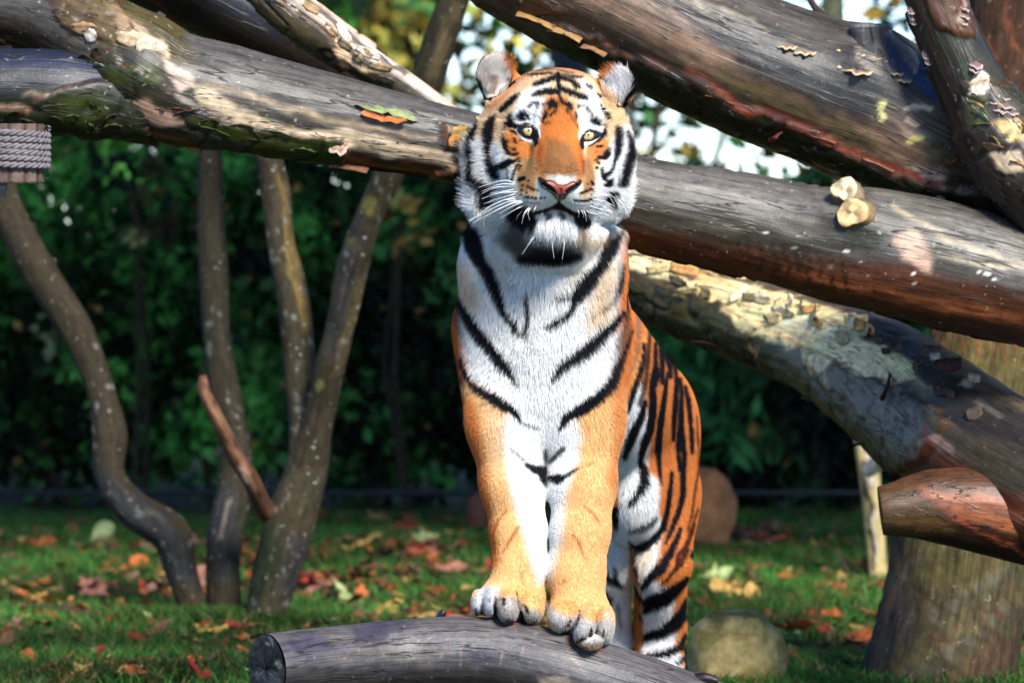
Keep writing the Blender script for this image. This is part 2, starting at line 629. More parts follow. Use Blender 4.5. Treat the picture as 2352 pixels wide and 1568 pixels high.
# ---- the long log behind the tiger's head
Ya = 0.85
long_pts = [(-60, 5, 0.9, 78), (60, 22, 0.88, 80), (180, 66, .86, 100), (300, 140, Ya, 126), (400, 195, Ya, 122), (520, 222, Ya, 120), (700, 258, Ya, 104), (880, 295, Ya, 90), (1060, 332, Ya, 79),
            (1260, 395, .9, 88), (1470, 465, .95, 103), (1700, 515, 1.0, 112), (1920, 566, 1.0, 124), (2040, 580, 1.0, 140), (2200, 614, 1.0, 142), (2360, 655, 1.0, 134), (2520, 700, 1.0, 130)]
long_ops = [
    # left: bark and moss below, lit middle band and sky-grey top put into the colour
    po(OLIVE, 30, (120, -30), (330, -30), (420, 60), (450, 130), (380, 160), (250, 130), (150, 60)),
    po(TANW, 26, (250, 20), (330, 60), (340, 100), (280, 90)),
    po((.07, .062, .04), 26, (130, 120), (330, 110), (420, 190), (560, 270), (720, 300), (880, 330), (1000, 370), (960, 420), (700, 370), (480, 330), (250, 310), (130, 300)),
    po(PALE, 14, (285, 85), (330, 78), (378, 100), (385, 130), (350, 125), (310, 110), op=.95),
    po((.40, .30, .24), 18, (360, 130), (430, 160), (455, 185), (420, 215), (380, 180)),
    po(PALE, 18, (440, 185), (500, 215), (560, 255), (680, 295), (800, 300), (920, 325), (1040, 350), (1040, 380), (930, 365), (800, 340), (690, 310), (560, 285), (470, 240), op=.85),
    so(TANW, 14, (470, 190, 6), (620, 235, 9), (820, 290, 9), (1000, 320, 7), op=.7),
    po((.40, .24, .17), 14, (285, 215), (330, 222), (380, 255), (425, 285), (370, 285), (310, 260)),
    po(MOSS, 18, (240, 150), (330, 150), (380, 175), (350, 200), (260, 185)), po(MOSS, 18, (480, 260), (570, 290), (640, 300), (760, 330), (750, 370), (640, 350), (520, 310), (430, 280)),
    po((.06, .10, .015), 14, (700, 320), (790, 320), (790, 360), (730, 365), (690, 345)),
    po(RUST, 26, (800, 360), (900, 372), (1010, 385), (1010, 410), (900, 405), (790, 375)), po(RUST, 20, (250, 290), (340, 290), (430, 310), (420, 330), (280, 318), op=.8),  # red lower edge: low-light hue put into the colour
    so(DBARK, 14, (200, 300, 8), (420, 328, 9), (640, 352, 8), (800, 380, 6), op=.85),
    po((.16, .10, .03), 14, (1010, 290), (1060, 300), (1080, 340), (1050, 345), (1020, 320)),
    # right: brown side, dark runs; sky-lit grey top and low-light red below put into colour
    po((.19, .17, .155), 26, (1440, 350), (1700, 395), (1920, 445), (1930, 480), (1700, 450), (1460, 420)),
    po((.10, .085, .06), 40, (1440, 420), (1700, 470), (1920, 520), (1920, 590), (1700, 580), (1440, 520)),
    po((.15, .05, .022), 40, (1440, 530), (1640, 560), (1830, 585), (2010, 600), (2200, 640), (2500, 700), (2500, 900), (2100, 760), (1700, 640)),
    po((.34, .10, .035), 30, (1780, 610), (1960, 640), (2150, 690), (2352, 720), (2352, 750), (2100, 705), (1820, 640), op=.9),
    po((.42, .27, .20), 26, (2050, 540), (2090, 530), (2150, 590), (2140, 630), (2080, 600)),
    po((.20, .185, .16), 26, (1990, 425), (2150, 470), (2352, 540), (2352, 600), (2250, 590), (2100, 520), (2010, 470)),
    so((.42, .33, .19), 10, (2060, 480, 5), (2180, 545, 6), (2352, 610, 6), op=.6), so((.42, .33, .19), 10, (2160, 580, 4), (2260, 610, 6), (2352, 620, 5), op=.6),
    po(DMOSS, 24, (1900, 500), (1950, 520), (2030, 530), (2020, 560), (1940, 560), op=.9),
] + [so((.62, .62, .58), 3, (x, y, r), op=.95) for x, y, r in ((1738, 532, 4), (1756, 537, 3.5), (1748, 528, 2.5), (1825, 562, 3), (2110, 605, 4), (2095, 635, 3), (2122, 640, 3.5), (2135, 634, 2), (2100, 655, 2), (2270, 632, 5), (2287, 640, 4), (2250, 626, 3), (1905, 607, 3.5), (1950, 575, 4), (2250, 685, 2.5), (2300, 634, 3))] + [so((.035, .018, .012), 8, (x, 560 + (x - 1750) * 0.13, 5), (x + 6, 600 + (x - 1750) * 0.14 + d, 5), (x + 10, 640 + (x - 1750) * .14 + d, 2), op=.75) for x, d in ((1712, -10), (1740, 4), (1770, 0), (1795, 12), (1822, 6), (1850, 18), (1878, 8), (1905, 16), (1690, -20), (1935, 5))]
long_bark = [('p', [(130, 140), (250, 120), (300, 150), (420, 230), (560, 285), (720, 310), (800, 330), (790, 372), (640, 352), (430, 330), (200, 315), (120, 290)], 1.0),
             ('p', [(90, -40), (250, -40), (300, 70), (250, 110), (150, 60)], 0.9), ('p', [(900, 420), (985, 405), (1010, 385), (1080, 370), (1080, 480), (940, 445)], 1.0), ('p', [(1015, 290), (1070, 290), (1090, 350), (1030, 345)], 0.8)]
long_root = empty("fallen_log", P(700, 330, Ya))
tag(long_root, "long weathered log crossing the whole picture behind the head of the tiger", "log")
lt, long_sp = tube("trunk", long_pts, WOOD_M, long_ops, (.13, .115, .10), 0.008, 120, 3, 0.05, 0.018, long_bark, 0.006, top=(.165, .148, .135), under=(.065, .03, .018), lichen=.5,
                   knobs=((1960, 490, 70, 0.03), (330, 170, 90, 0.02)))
part_of(lt, long_root)
# second limb of its fork, running off to the left
fo, fork_sp = tube("limb", [(-80, 205, .78, 92), (40, 205, .78, 92), (150, 210, .79, 94), (260, 228, .82, 92), (370, 252, .85, 84)], WOOD_M,
                   [po((.035, .045, .10), 30, (-100, 100), (210, 100), (215, 130), (100, 145), (-100, 150)), po(DMOSS, 26, (-50, 230), (150, 210), (330, 200), (330, 310), (120, 290), (-50, 275)), po(MOSS, 18, (130, 230), (220, 215), (250, 260), (200, 285), (130, 270)),  # blue top: sky sheen put into the colour; moss below
                    so((.30, .24, .16), 8, (60, 225, 4), (110, 222, 5), (150, 205, 4), op=.8), so((.24, .12, .05), 8, (0, 245, 8), (50, 250, 8), op=.8)],
                   (.050, .050, .060), 0.009, 96, 8, 0.04, 0.018, [('p', [(110, 215), (200, 190), (340, 180), (340, 320), (120, 300), (-60, 285), (-60, 250), (60, 245)], 1.0)], 0.002, top=(.040, .052, .115), under=(.02, .018, .012), lichen=.4)
part_of(fo, long_root)


def stub(parent, px, py, Y, r, n, ln, face_col, side_col, name="branch_stub", seed=0):
    """a sawn or broken branch end: short tapered stump with an uneven pale face"""
    p = P(px, py, Y)
    n = np.array(n, float)
    n /= np.linalg.norm(n)
    a = np.cross(n, [0, 0, 1.0])
    a /= np.linalg.norm(a)
    b = np.cross(a, n)
    g = np.random.default_rng(seed + 77)
    R = M(r, Y)
    NA = 22
    aa_ = np.arange(NA) * 2 * math.pi / NA
    wob = 1 + 0.17 * np.sin(aa_ * 2 + seed) + 0.09 * np.sin(aa_ * 3 + 2 * seed) + 0.03 * np.sin(aa_ * 7 + seed) + 0.025 * g.normal(size=NA)
    vs, cs = [], []
    for k, (d, s) in enumerate(((-ln, 1.25), (-ln * .4, 1.08), (0.0, 1.0), (0.003, 0.93), (0.001, 0.6), (-0.003, 0.25))):
        for j in range(NA):
            t = 2 * math.pi * j / NA
            vs.append(p + n * (d + (0.004 * math.sin(3 * t + k) + 0.0015 * g.normal()) * (k > 1)) + (a * math.cos(t) * .85 + b * math.sin(t)) * R * s * wob[j])
            cs.append(np.array(side_col if k < 3 else face_col) * (0.85 + 0.2 * g.random()) * (0.8 + 0.3 * math.sin(t * 2 + k)))
    vs.append(p - n * 0.004)
    cs.append(np.array(face_col) * .6)
    fs = []
    for k in range(5):
        for j in range(NA):
            fs.append((k * NA + j, k * NA + (j + 1) % NA, (k + 1) * NA + (j + 1) % NA, (k + 1) * NA + j))
    for j in range(NA):
        fs.append((5 * NA + j, 5 * NA + (j + 1) % NA, 6 * NA))
    ob = mesh_obj(name, np.array(vs), fs, FLAKE_M, None, True, {"col": rgba(np.clip(cs, 0, .8))})
    return part_of(ob, parent)


stub(long_root, 1940, 434, .875, 34, (-.35, -.80, .48), .035, (.80, .64, .40), (.30, .22, .13), seed=1)
stub(long_root, 1958, 488, .845, 38, (-.25, -.95, .12), .035, (.80, .56, .28), (.30, .20, .10), seed=2)


def on(root, ob):
    return part_of(ob, root)


for k, (x, y, l, w, c, lf, an) in enumerate(((1048, 308, 44, 30, (.34, .22, .07), .016, 30), (1040, 325, 34, 34, (.45, .20, .06), .012, 70),
                                             (800, 388, 90, 14, (.26, .11, .06), .016, 8), (310, 100, 60, 30, (.55, .40, .26), .014, 20), (345, 112, 50, 34, (.60, .48, .36), .014, 40), (265, 205, 44, 24, (.52, .40, .24), .024, 70), (255, 190, 26, 16, (.45, .16, .06), .018, 60),
                                             (300, 322, 30, 12, (.36, .14, .08), .016, 30), (325, 328, 26, 12, (.36, .14, .08), .016, 60), (365, 330, 30, 10, (.34, .12, .07), .014, 10), (450, 334, 34, 10, (.30, .11, .06), .014, -10), (210, 75, 60, 26, (.36, .22, .12), .016, 30), (225, 90, 30, 30, (.50, .44, .40), .012, 0),
                                             (640, 305, 70, 20, (.08, .09, .03), .010, 0), (560, 290, 60, 22, (.09, .08, .03), .010, 10), (500, 300, 70, 26, (.07, .08, .02), .010, -8), (700, 340, 60, 26, (.06, .09, .02), .010, 5), (430, 260, 50, 20, (.10, .05, .03), .012, 30), (250, 160, 40, 20, (.20, .21, .12), .012, 0), (165, 225, 50, 20, (.16, .12, .07), .012, 12))):
    on(long_root, flake(None, long_sp, x, y, l, w, c, lf, an, k))
on(long_root, fungus(None, long_sp, 782, 330, 50, 18, (.40, .24, .18), (.55, .38, .30), 1, 1.6))

# ---- heavy log at the upper right
Yb = 1.25
up_pts = [(1080, -190, 1.28, 150), (1230, -95, 1.28, 150), (1400, -8, 1.27, 156), (1560, 75, Yb, 155), (1720, 145, Yb, 158), (1880, 205, Yb, 162), (2020, 258, Yb, 170), (2150, 322, Yb, 172), (2280, 385, Yb, 150), (2420, 440, Yb, 140), (2550, 490, Yb, 135)]
up_ops = [
    po((.21, .125, .08), 40, (1180, -40), (1400, 40), (1620, 170), (1800, 260), (2000, 370), (2160, 410), (2170, 330), (2000, 280), (1800, 170), (1600, 70), (1400, -40)),
    po((.06, .056, .056), 44, (1560, 10), (1760, 60), (1900, 110), (2050, 140), (2100, 220), (1980, 280), (1860, 230), (1700, 150), (1560, 70)),
    po((.15, .11, .045), 40, (1640, 150), (1760, 200), (1900, 260), (2020, 330), (1960, 350), (1800, 260), (1660, 190), op=.9),
    po((.32, .19, .13), 26, (1540, 5), (1600, 60), (1690, 130), (1640, 140), (1560, 90), op=.6),
    po((.30, .26, .24), 30, (1950, 60), (2040, 60), (2060, 100), (2020, 140), (1960, 130), op=.6),
    po((.030, .05, .17), 22, (2050, 90), (2100, 130), (2180, 220), (2190, 250), (2130, 220), (2070, 150)),
    po((.40, .30, .25), 22, (2060, 390), (2140, 390), (2180, 400), (2160, 415), (2080, 410)),
    po(PINK, 20, (2060, 280), (2120, 300), (2150, 330), (2090, 320), op=.6),
    so((.24, .045, .02), 7, (1580, 150, 4), (1700, 235, 5), (1750, 260, 8), (1850, 290, 10), (1950, 345, 5), (2080, 400, 5), (2170, 425, 5)),
    po((.12, .02, .012), 12, (1740, 230), (1830, 270), (1920, 305), (1900, 315), (1790, 280)),
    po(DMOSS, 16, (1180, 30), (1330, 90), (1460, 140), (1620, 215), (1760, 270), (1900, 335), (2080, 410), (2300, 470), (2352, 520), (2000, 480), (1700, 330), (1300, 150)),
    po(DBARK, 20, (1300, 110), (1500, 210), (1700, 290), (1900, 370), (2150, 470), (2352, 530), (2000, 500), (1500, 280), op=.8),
    so((.40, .38, .14), 6, (2028, 240, 8), (2034, 268, 9)), so((.42, .38, .12), 6, (2092, 318, 8), (2125, 318, 10)), so((.46, .38, .28), 6, (2075, 252, 4), (2110, 248, 5), (2140, 252, 4), op=.9), so((.50, .36, .26), 6, (2080, 272, 5), (2110, 278, 4), op=.8), so((.12, .13, .06), 10, (2140, 320, 14), (2170, 345, 14), op=.8),
    so((.45, .32, .18), 8, (1960, 120, 4), (1990, 150, 4), (2030, 170, 4), op=.5), so((.42, .36, .24), 6, (1650, 20, 5), (1720, 50, 5), (1760, 80, 4), op=.5), so((.42, .36, .24), 6, (1600, 5, 4), (1660, 50, 3), op=.4),
]
up_bark = [('p', [(1080, -20), (1330, 75), (1500, 140), (1640, 205), (1740, 250), (1880, 305), (1960, 350), (2080, 408), (2190, 430), (2400, 470), (2450, 640), (2100, 520), (1600, 320), (1100, 120)], 1.0),
           ('p', [(1050, -120), (1200, -60), (1300, 30), (1200, 30), (1050, -20)], 0.9)]
up_root = empty("fallen_log", P(1850, 330, Yb))
tag(up_root, "thick log with bracket fungi and a sawn knob, slanting down at the upper right", "log")
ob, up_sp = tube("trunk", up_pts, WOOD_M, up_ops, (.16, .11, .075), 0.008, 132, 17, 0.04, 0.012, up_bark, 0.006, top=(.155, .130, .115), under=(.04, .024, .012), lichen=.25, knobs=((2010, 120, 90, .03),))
on(up_root, ob)
ob, _ = tube("knob", [(2040, 215, 1.19, 118), (2024, 160, 1.16, 92), (2010, 112, 1.14, 62), (2004, 80, 1.13, 46), (2003, 66, 1.13, 50), (2003, 56, 1.13, 48)], WOOD_M, [so((.30, .28, .28), 8, (1960, 60, 8), (2050, 64, 8), op=.8), po((.16, .14, .13), 12, (1960, 90), (2040, 90), (2040, 140), (1970, 150)), po((.03, .05, .16), 14, (2030, 90), (2070, 110), (2110, 180), (2060, 170))], (.20, .18, .175), 0.005, 72, 23, 0.06, 0.06, None, 0.006, top=(.30, .28, .28), lichen=.4)
on(up_root, ob)
for k, (x, y, w, h, c) in enumerate(((1800, 112, 44, 14, (.26, .16, .12)), (1840, 125, 50, 14, (.30, .20, .14)), (1960, 165, 66, 34, (.24, .15, .12)), (1985, 135, 56, 22, (.28, .18, .15)), (2010, 142, 50, 24, (.28, .17, .13)), (2045, 172, 36, 22, (.28, .20, .15)), (2064, 188, 34, 18, (.30, .24, .18)), (1965, 142, 20, 12, (.5, .38, .22)), (2040, 128, 20, 18, (.36, .30, .30)), (1916, 120, 12, 10, (.5, .45, .42)), (1917, 157, 14, 9, (.5, .45, .42)))):
    on(up_root, fungus(None, up_sp, x, y, w, h, c, (.62, .46, .28), 60 + k, 1.3))
for k, (x, y, l, w, c, lf, an) in enumerate(((1785, 305, 40, 34, (.16, .04, .03), .03, 80), (1650, 225, 70, 10, (.30, .10, .05), .012, 4), (1880, 315, 70, 10, (.30, .10, .05), .012, 4), (2010, 375, 80, 10, (.34, .14, .08), .012, 4), (1240, 40, 90, 22, (.50, .28, .10), .03, 8), (1310, 72, 80, 18, (.52, .30, .12), .03, 8), (1380, 112, 60, 16, (.42, .22, .10), .028, 8),
                                             (2170, 370, 44, 20, (.14, .08, .04), .014, 60), (2140, 335, 30, 14, (.10, .09, .04), .010, 40))):
    on(up_root, flake(None, up_sp, x, y, l, w, c, lf, an, 40 + k))

# ---- limb leaning in from the upper right corner
Yc = 0.96
cor_root = empty("leaning_log", P(2250, 330, Yc))
tag(cor_root, "dark mossy limb leaning down from the upper right corner across the thick log", "log")
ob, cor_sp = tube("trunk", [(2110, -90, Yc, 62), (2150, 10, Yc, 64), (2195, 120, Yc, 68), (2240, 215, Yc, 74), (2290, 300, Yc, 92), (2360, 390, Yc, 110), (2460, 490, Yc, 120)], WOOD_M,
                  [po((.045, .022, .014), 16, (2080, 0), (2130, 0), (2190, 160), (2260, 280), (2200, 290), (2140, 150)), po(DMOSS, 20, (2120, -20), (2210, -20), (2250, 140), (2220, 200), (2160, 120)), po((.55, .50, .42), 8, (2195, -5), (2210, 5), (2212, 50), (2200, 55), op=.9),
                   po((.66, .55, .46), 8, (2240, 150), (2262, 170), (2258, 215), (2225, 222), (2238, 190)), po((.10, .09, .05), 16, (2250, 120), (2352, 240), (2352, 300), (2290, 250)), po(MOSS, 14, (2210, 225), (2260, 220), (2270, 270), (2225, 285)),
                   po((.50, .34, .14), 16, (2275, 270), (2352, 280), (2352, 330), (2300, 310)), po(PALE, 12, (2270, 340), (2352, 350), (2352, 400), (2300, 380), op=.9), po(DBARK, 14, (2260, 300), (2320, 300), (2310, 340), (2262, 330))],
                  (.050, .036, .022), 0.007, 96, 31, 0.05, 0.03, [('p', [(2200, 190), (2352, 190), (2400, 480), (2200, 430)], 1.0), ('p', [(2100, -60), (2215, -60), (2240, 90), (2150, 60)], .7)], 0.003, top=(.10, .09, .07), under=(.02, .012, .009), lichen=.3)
on(cor_root, ob)
for k, (x, y, w, h) in enumerate(((2205, 20, 28, 18), (2207, 38, 28, 18), (2206, 54, 22, 12), (2235, 150, 30, 20), (2232, 160, 26, 16), (2300, 240, 66, 26), (2310, 255, 62, 22), (2290, 250, 40, 22), (2092, 24, 30, 8), (2094, 36, 30, 8), (2122, 128, 26, 8), (2128, 142, 24, 8), (2098, 48, 26, 8), (2300, 225, 50, 16))):
    on(cor_root, fungus(None, cor_sp, x, y, w, h, (.22, .12, .12), (.46, .36, .32), 90 + k, 1.2))
for k, (x, y, l, w, c, lf, an) in enumerate(((2250, 290, 40, 20, (.08, .09, .03), .014, 60), (2280, 340, 60, 24, (.30, .18, .10), .02, 40), (2250, 270, 36, 20, (.36, .36, .28), .018, 20), (2335, 385, 60, 20, (.50, .26, .12), .016, 20),  (2240, 195, 50, 26, (.62, .46, .34), .014, 80))):
    on(cor_root, flake(None, cor_sp, x, y, l, w, c, lf, an, 70 + k))

# ---- barked log sloping down at the right
bk_pts = [(1290, 560, 2.85, 70), (1420, 618, 2.75, 74), (1560, 680, 2.65, 82), (1720, 735, 2.50, 92), (1880, 790, 2.28, 106), (2020, 865, 1.95, 134), (2140, 955, 1.58, 150), (2260, 1040, 1.22, 160), (2400, 1120, 1.05, 165), (2540, 1200, 1.0, 165)]
bk_ops = [
    po((.11, .098, .026), 20, (1420, 640), (1560, 670), (1700, 720), (1850, 790), (2000, 860), (2120, 930), (2160, 980), (2120, 1050), (2020, 1030), (1880, 920), (1700, 800), (1480, 720)),  # olive lower front: shade put into the bark colour
    po((.85, .66, .34), 12, (1430, 560), (1560, 600), (1700, 650), (1840, 690), (1960, 720), (1975, 770), (2010, 790), (2090, 820), (2120, 870), (2040, 880), (1970, 860), (1930, 830), (1880, 860), (1840, 800), (1770, 780), (1720, 760), (1660, 700), (1560, 650), (1440, 620), op=.92),  # cream along the top: sunlight put into the bark colour
    po((.62, .30, .10), 12, (1500, 590), (1620, 620), (1700, 660), (1600, 650), op=.7), po((.12, .12, .10), 12, (1500, 600), (1560, 605), (1610, 640), (1540, 630), op=.8),
    so((.60, .26, .10), 6, (1735, 790, 4), (1745, 815, 4), op=.9), so((.60, .30, .14), 6, (1860, 830, 7), (1868, 860, 4), op=.9), so((.60, .30, .14), 6, (1900, 840, 5), (1905, 880, 4), op=.9),
    po((.84, .72, .46), 10, (1780, 720), (1860, 720), (1960, 760), (1955, 790), (1890, 770), (1800, 750)),
    po((.055, .048, .048), 24, (1940, 700), (2060, 740), (2150, 830), (2352, 950), (2500, 1060), (2500, 1100), (2250, 1000), (2150, 950), (2120, 860), (2000, 760)),  # dark upper side: shadow of the log above put into the colour
    po((.060, .058, .024), 26, (1900, 860), (2000, 900), (2120, 950), (2150, 990), (2100, 1060), (2000, 1010), op=.85),
    po((.19, .055, .026), 22, (2130, 980), (2190, 1060), (2300, 1120), (2500, 1170), (2500, 1290), (2352, 1260), (2200, 1180), (2080, 1130), (2060, 1090)),
    po((.30, .10, .05), 20, (2080, 1130), (2200, 1150), (2352, 1170), (2352, 1230), (2200, 1190), (2110, 1150), op=.8),  # lit red band below that shadow edge, put into the colour
    po((.30, .20, .19), 14, (2140, 990), (2170, 1000), (2200, 1060), (2180, 1060), op=.7), so((.30, .26, .24), 10, (2250, 920, 6), (2300, 960, 6), op=.5),
    so(DBARK, 14, (1480, 725, 6), (1700, 815, 8), (1880, 925, 9), (2020, 1060, 10), op=.9), so((.34, .34, .10), 8, (2080, 850, 6), (2150, 900, 8), op=.6), so((.55, .42, .3), 6, (2210, 880, 6), (2230, 890, 8), op=.7),
]
bk_bark = [('p', [(1400, 640), (1560, 665), (1700, 720), (1850, 800), (2000, 870), (2110, 910), (2190, 970), (2130, 1050), (2030, 1100), (1900, 960), (1700, 830), (1400, 720)], 1.0)]
bk_root = empty("fallen_log", P(1900, 900, 1.4))
tag(bk_root, "log with flaking cream and olive bark sloping down to the right behind the tiger", "log")
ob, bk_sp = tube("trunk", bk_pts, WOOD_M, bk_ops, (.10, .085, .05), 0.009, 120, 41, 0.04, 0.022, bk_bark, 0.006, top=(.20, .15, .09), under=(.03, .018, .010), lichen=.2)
on(bk_root, ob)
ob, st_sp = tube("limb", [(2022, 1172, .98, 56), (2056, 1168, .98, 62), (2150, 1160, 1.0, 84), (2280, 1172, 1.02, 102), (2400, 1200, 1.04, 108), (2520, 1250, 1.05, 84)], WOOD_M,
                 [po((.17, .085, .03), 18, (2000, 1110), (2110, 1120), (2160, 1170), (2200, 1220), (2100, 1240), (2000, 1230)), so((.30, .06, .03), 5, (2120, 1130, 3), (2190, 1190, 4), (2290, 1240, 4), (2352, 1275, 4)), po((.32, .10, .04), 18, (2120, 1120), (2352, 1160), (2352, 1240), (2200, 1190))], (.17, .07, .03), 0.007, 90, 47, 0.05, 0.02, None, 0.002, under=(.06, .02, .012), lichen=.1)
on(bk_root, ob)
for k in range(34):
    g = np.random.default_rng(300 + k)
    t = g.random()
    x = 1450 + 640 * t
    y = 585 + (x - 1450) * 0.37 + g.normal() * 22
    c = ((.66, .52, .28), (.62, .34, .12), (.45, .36, .22), (.72, .62, .42), (.22, .18, .10))[g.integers(0, 5)]
    on(bk_root, flake(None, bk_sp, x, y, 26 + 44 * g.random(), 10 + 20 * g.random(), c, .010 + .012 * g.random(), g.normal() * 25, 100 + k))
for k, (x, y, l, w, c, lf, an) in enumerate(((2215, 880, 50, 24, (.10, .07, .06), .02, 40), (2260, 915, 60, 30, (.07, .035, .03), .02, 60), (2310, 930, 36, 16, (.50, .36, .26), .014, 30), (2225, 890, 24, 12, (.5, .46, .4), .012, 70), (1660, 790, 90, 14, (.07, .03, .015), .016, 10), (1880, 930, 60, 16, (.12, .07, .04), .016, 10), (2010, 1050, 60, 20, (.06, .04, .02), .02, 20), (2150, 985, 70, 30, (.07, .05, .03), .014, -60))):
    on(bk_root, flake(None, bk_sp, x, y, l, w, c, lf, an, 140 + k))

def scales(root, sp, poly, n, cols, seed, size=(22, 46)):
    g = np.random.default_rng(seed)
    a = np.array(poly, float)
    k = 0
    while k < n:
        x, y = g.uniform(a[:, 0].min(), a[:, 0].max()), g.uniform(a[:, 1].min(), a[:, 1].max())
        if poly_dist(np.array([x]), np.array([y]), a)[0] > 0:
            continue
        l = g.uniform(*size)
        c = np.array(cols[g.integers(0, len(cols))]) * g.uniform(.7, 1.2)
        on(root, flake(None, sp, x, y, l, l * g.uniform(.4, .8), c, g.uniform(.006, .014), g.normal() * 25, seed * 7 + k))
        k += 1


BARKC = ((.040, .030, .016), (.055, .060, .018), (.075, .045, .024), (.10, .050, .028), (.045, .050, .020))
scales(long_root, long_sp, [(130, 130), (260, 130), (330, 190), (440, 250), (560, 290), (780, 335), (780, 370), (600, 345), (400, 320), (220, 300), (130, 260)], 46, BARKC, 11)
scales(long_root, fork_sp, [(0, 250), (110, 240), (140, 210), (240, 210), (260, 290), (120, 288), (0, 270)], 18, BARKC, 12)
scales(up_root, up_sp, [(1240, 70), (1450, 160), (1700, 280), (1900, 350), (2050, 410), (2000, 430), (1700, 320), (1400, 190)], 14, ((.035, .028, .014), (.06, .03, .018)), 13)
scales(cor_root, cor_sp, [(2210, 210), (2270, 240), (2352, 300), (2352, 420), (2290, 370), (2240, 300)], 18, BARKC + ((.30, .20, .08),), 14)
scales(bk_root, bk_sp, [(2060, 830), (2180, 880), (2300, 960), (2352, 1010), (2300, 1010), (2160, 930)], 12, ((.07, .05, .04), (.10, .06, .04), (.05, .05, .03)), 15)

# ---- further logs behind, upper left
pe_root = empty("fallen_log", P(850, 150, 1.3))
tag(pe_root, "log with pale peeling bark running down to the right above the long log", "log")
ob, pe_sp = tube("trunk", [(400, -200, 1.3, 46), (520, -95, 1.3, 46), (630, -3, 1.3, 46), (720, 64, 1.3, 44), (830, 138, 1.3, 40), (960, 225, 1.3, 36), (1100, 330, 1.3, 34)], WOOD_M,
                 [po((.60, .46, .38), 14, (640, -40), (720, -10), (860, 90), (1010, 215), (1000, 235), (900, 170), (820, 110), (740, 40)), so((.10, .09, .09), 8, (700, -5, 7), (800, 70, 8), (930, 180, 8), op=.8), po((.15, .11, .05), 16, (560, 0), (680, 40), (740, 110), (720, 150), (640, 90)), po((.62, .44, .26), 10, (760, 80), (820, 130), (870, 170), (840, 165), (770, 120))],  # pale upper right side: strong light put into the colour
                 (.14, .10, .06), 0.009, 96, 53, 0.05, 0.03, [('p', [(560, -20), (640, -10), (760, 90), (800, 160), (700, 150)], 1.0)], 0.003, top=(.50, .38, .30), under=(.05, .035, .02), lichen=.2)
on(pe_root, ob)
for k in range(22):
    g = np.random.default_rng(500 + k)
    t = g.random()
    x = 590 + 300 * t
    y = -30 + (x - 590) * 0.70 + g.normal() * 18
    c = ((.62, .50, .40), (.36, .24, .12), (.30, .22, .13), (.66, .56, .48), (.14, .11, .07))[g.integers(0, 5)]
    on(pe_root, flake(None, pe_sp, x, y, 22 + 36 * g.random(), 8 + 10 * g.random(), c, .006 + .008 * g.random(), g.normal() * 12, 160 + k))
dk_root = empty("fallen_log", P(560, 40, 1.45))
tag(dk_root, "bare log in blue-black shade between the long log and the peeling one at the top", "log")
ob, _ = tube("trunk", [(200, -160, 1.6, 100), (360, -78, 1.6, 100), (500, -6, 1.62, 96), (640, 66, 1.64, 90), (780, 145, 1.66, 80), (900, 220, 1.68, 66), (1000, 290, 1.7, 60)], WOOD_M, [so((.20, .045, .02), 8, (300, -10, 6), (420, 50, 6), (520, 95, 5), op=.8), po((.018, .025, .05), 20, (440, -40), (600, 0), (700, 80), (640, 90), (500, 20))], (.035, .026, .02), 0.012, 72, 59, 0.05, 0.015, None, 0.001, top=(.035, .032, .04), under=(.03, .016, .01), lichen=.05)  # blue-black shade put into the wood colour
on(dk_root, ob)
rd_root = empty("fallen_log", P(60, 70, 1.2))
tag(rd_root, "short red brown log with crumbling bark ending under the long log at the upper left", "log")
ob, rd_sp = tube("trunk", [(-160, 40, 1.2, 64), (-40, 56, 1.2, 62), (60, 76, 1.2, 56), (160, 100, 1.18, 46), (230, 120, 1.16, 40)], WOOD_M, [po((.46, .36, .26), 12, (-20, 10), (70, 30), (140, 60), (110, 80), (40, 50), (-20, 40)), po((.20, .06, .03), 14, (-20, 60), (60, 75), (100, 100), (0, 110)), po((.42, .30, .16), 12, (100, 70), (180, 90), (200, 120), (140, 100))], (.14, .075, .04), 0.009, 80, 61, 0.06, 0.04, None, 0.004, under=(.04, .02, .012), lichen=.4)
on(rd_root, ob)
for k in range(9):
    g = np.random.default_rng(700 + k)
    on(rd_root, flake(None, rd_sp, 10 + 20 * k, 40 + 7 * k + g.normal() * 12, 30 + 20 * g.random(), 14 + 10 * g.random(), ((.5, .4, .3), (.4, .16, .08), (.45, .32, .18))[k % 3], .014, g.normal() * 30, 190 + k))

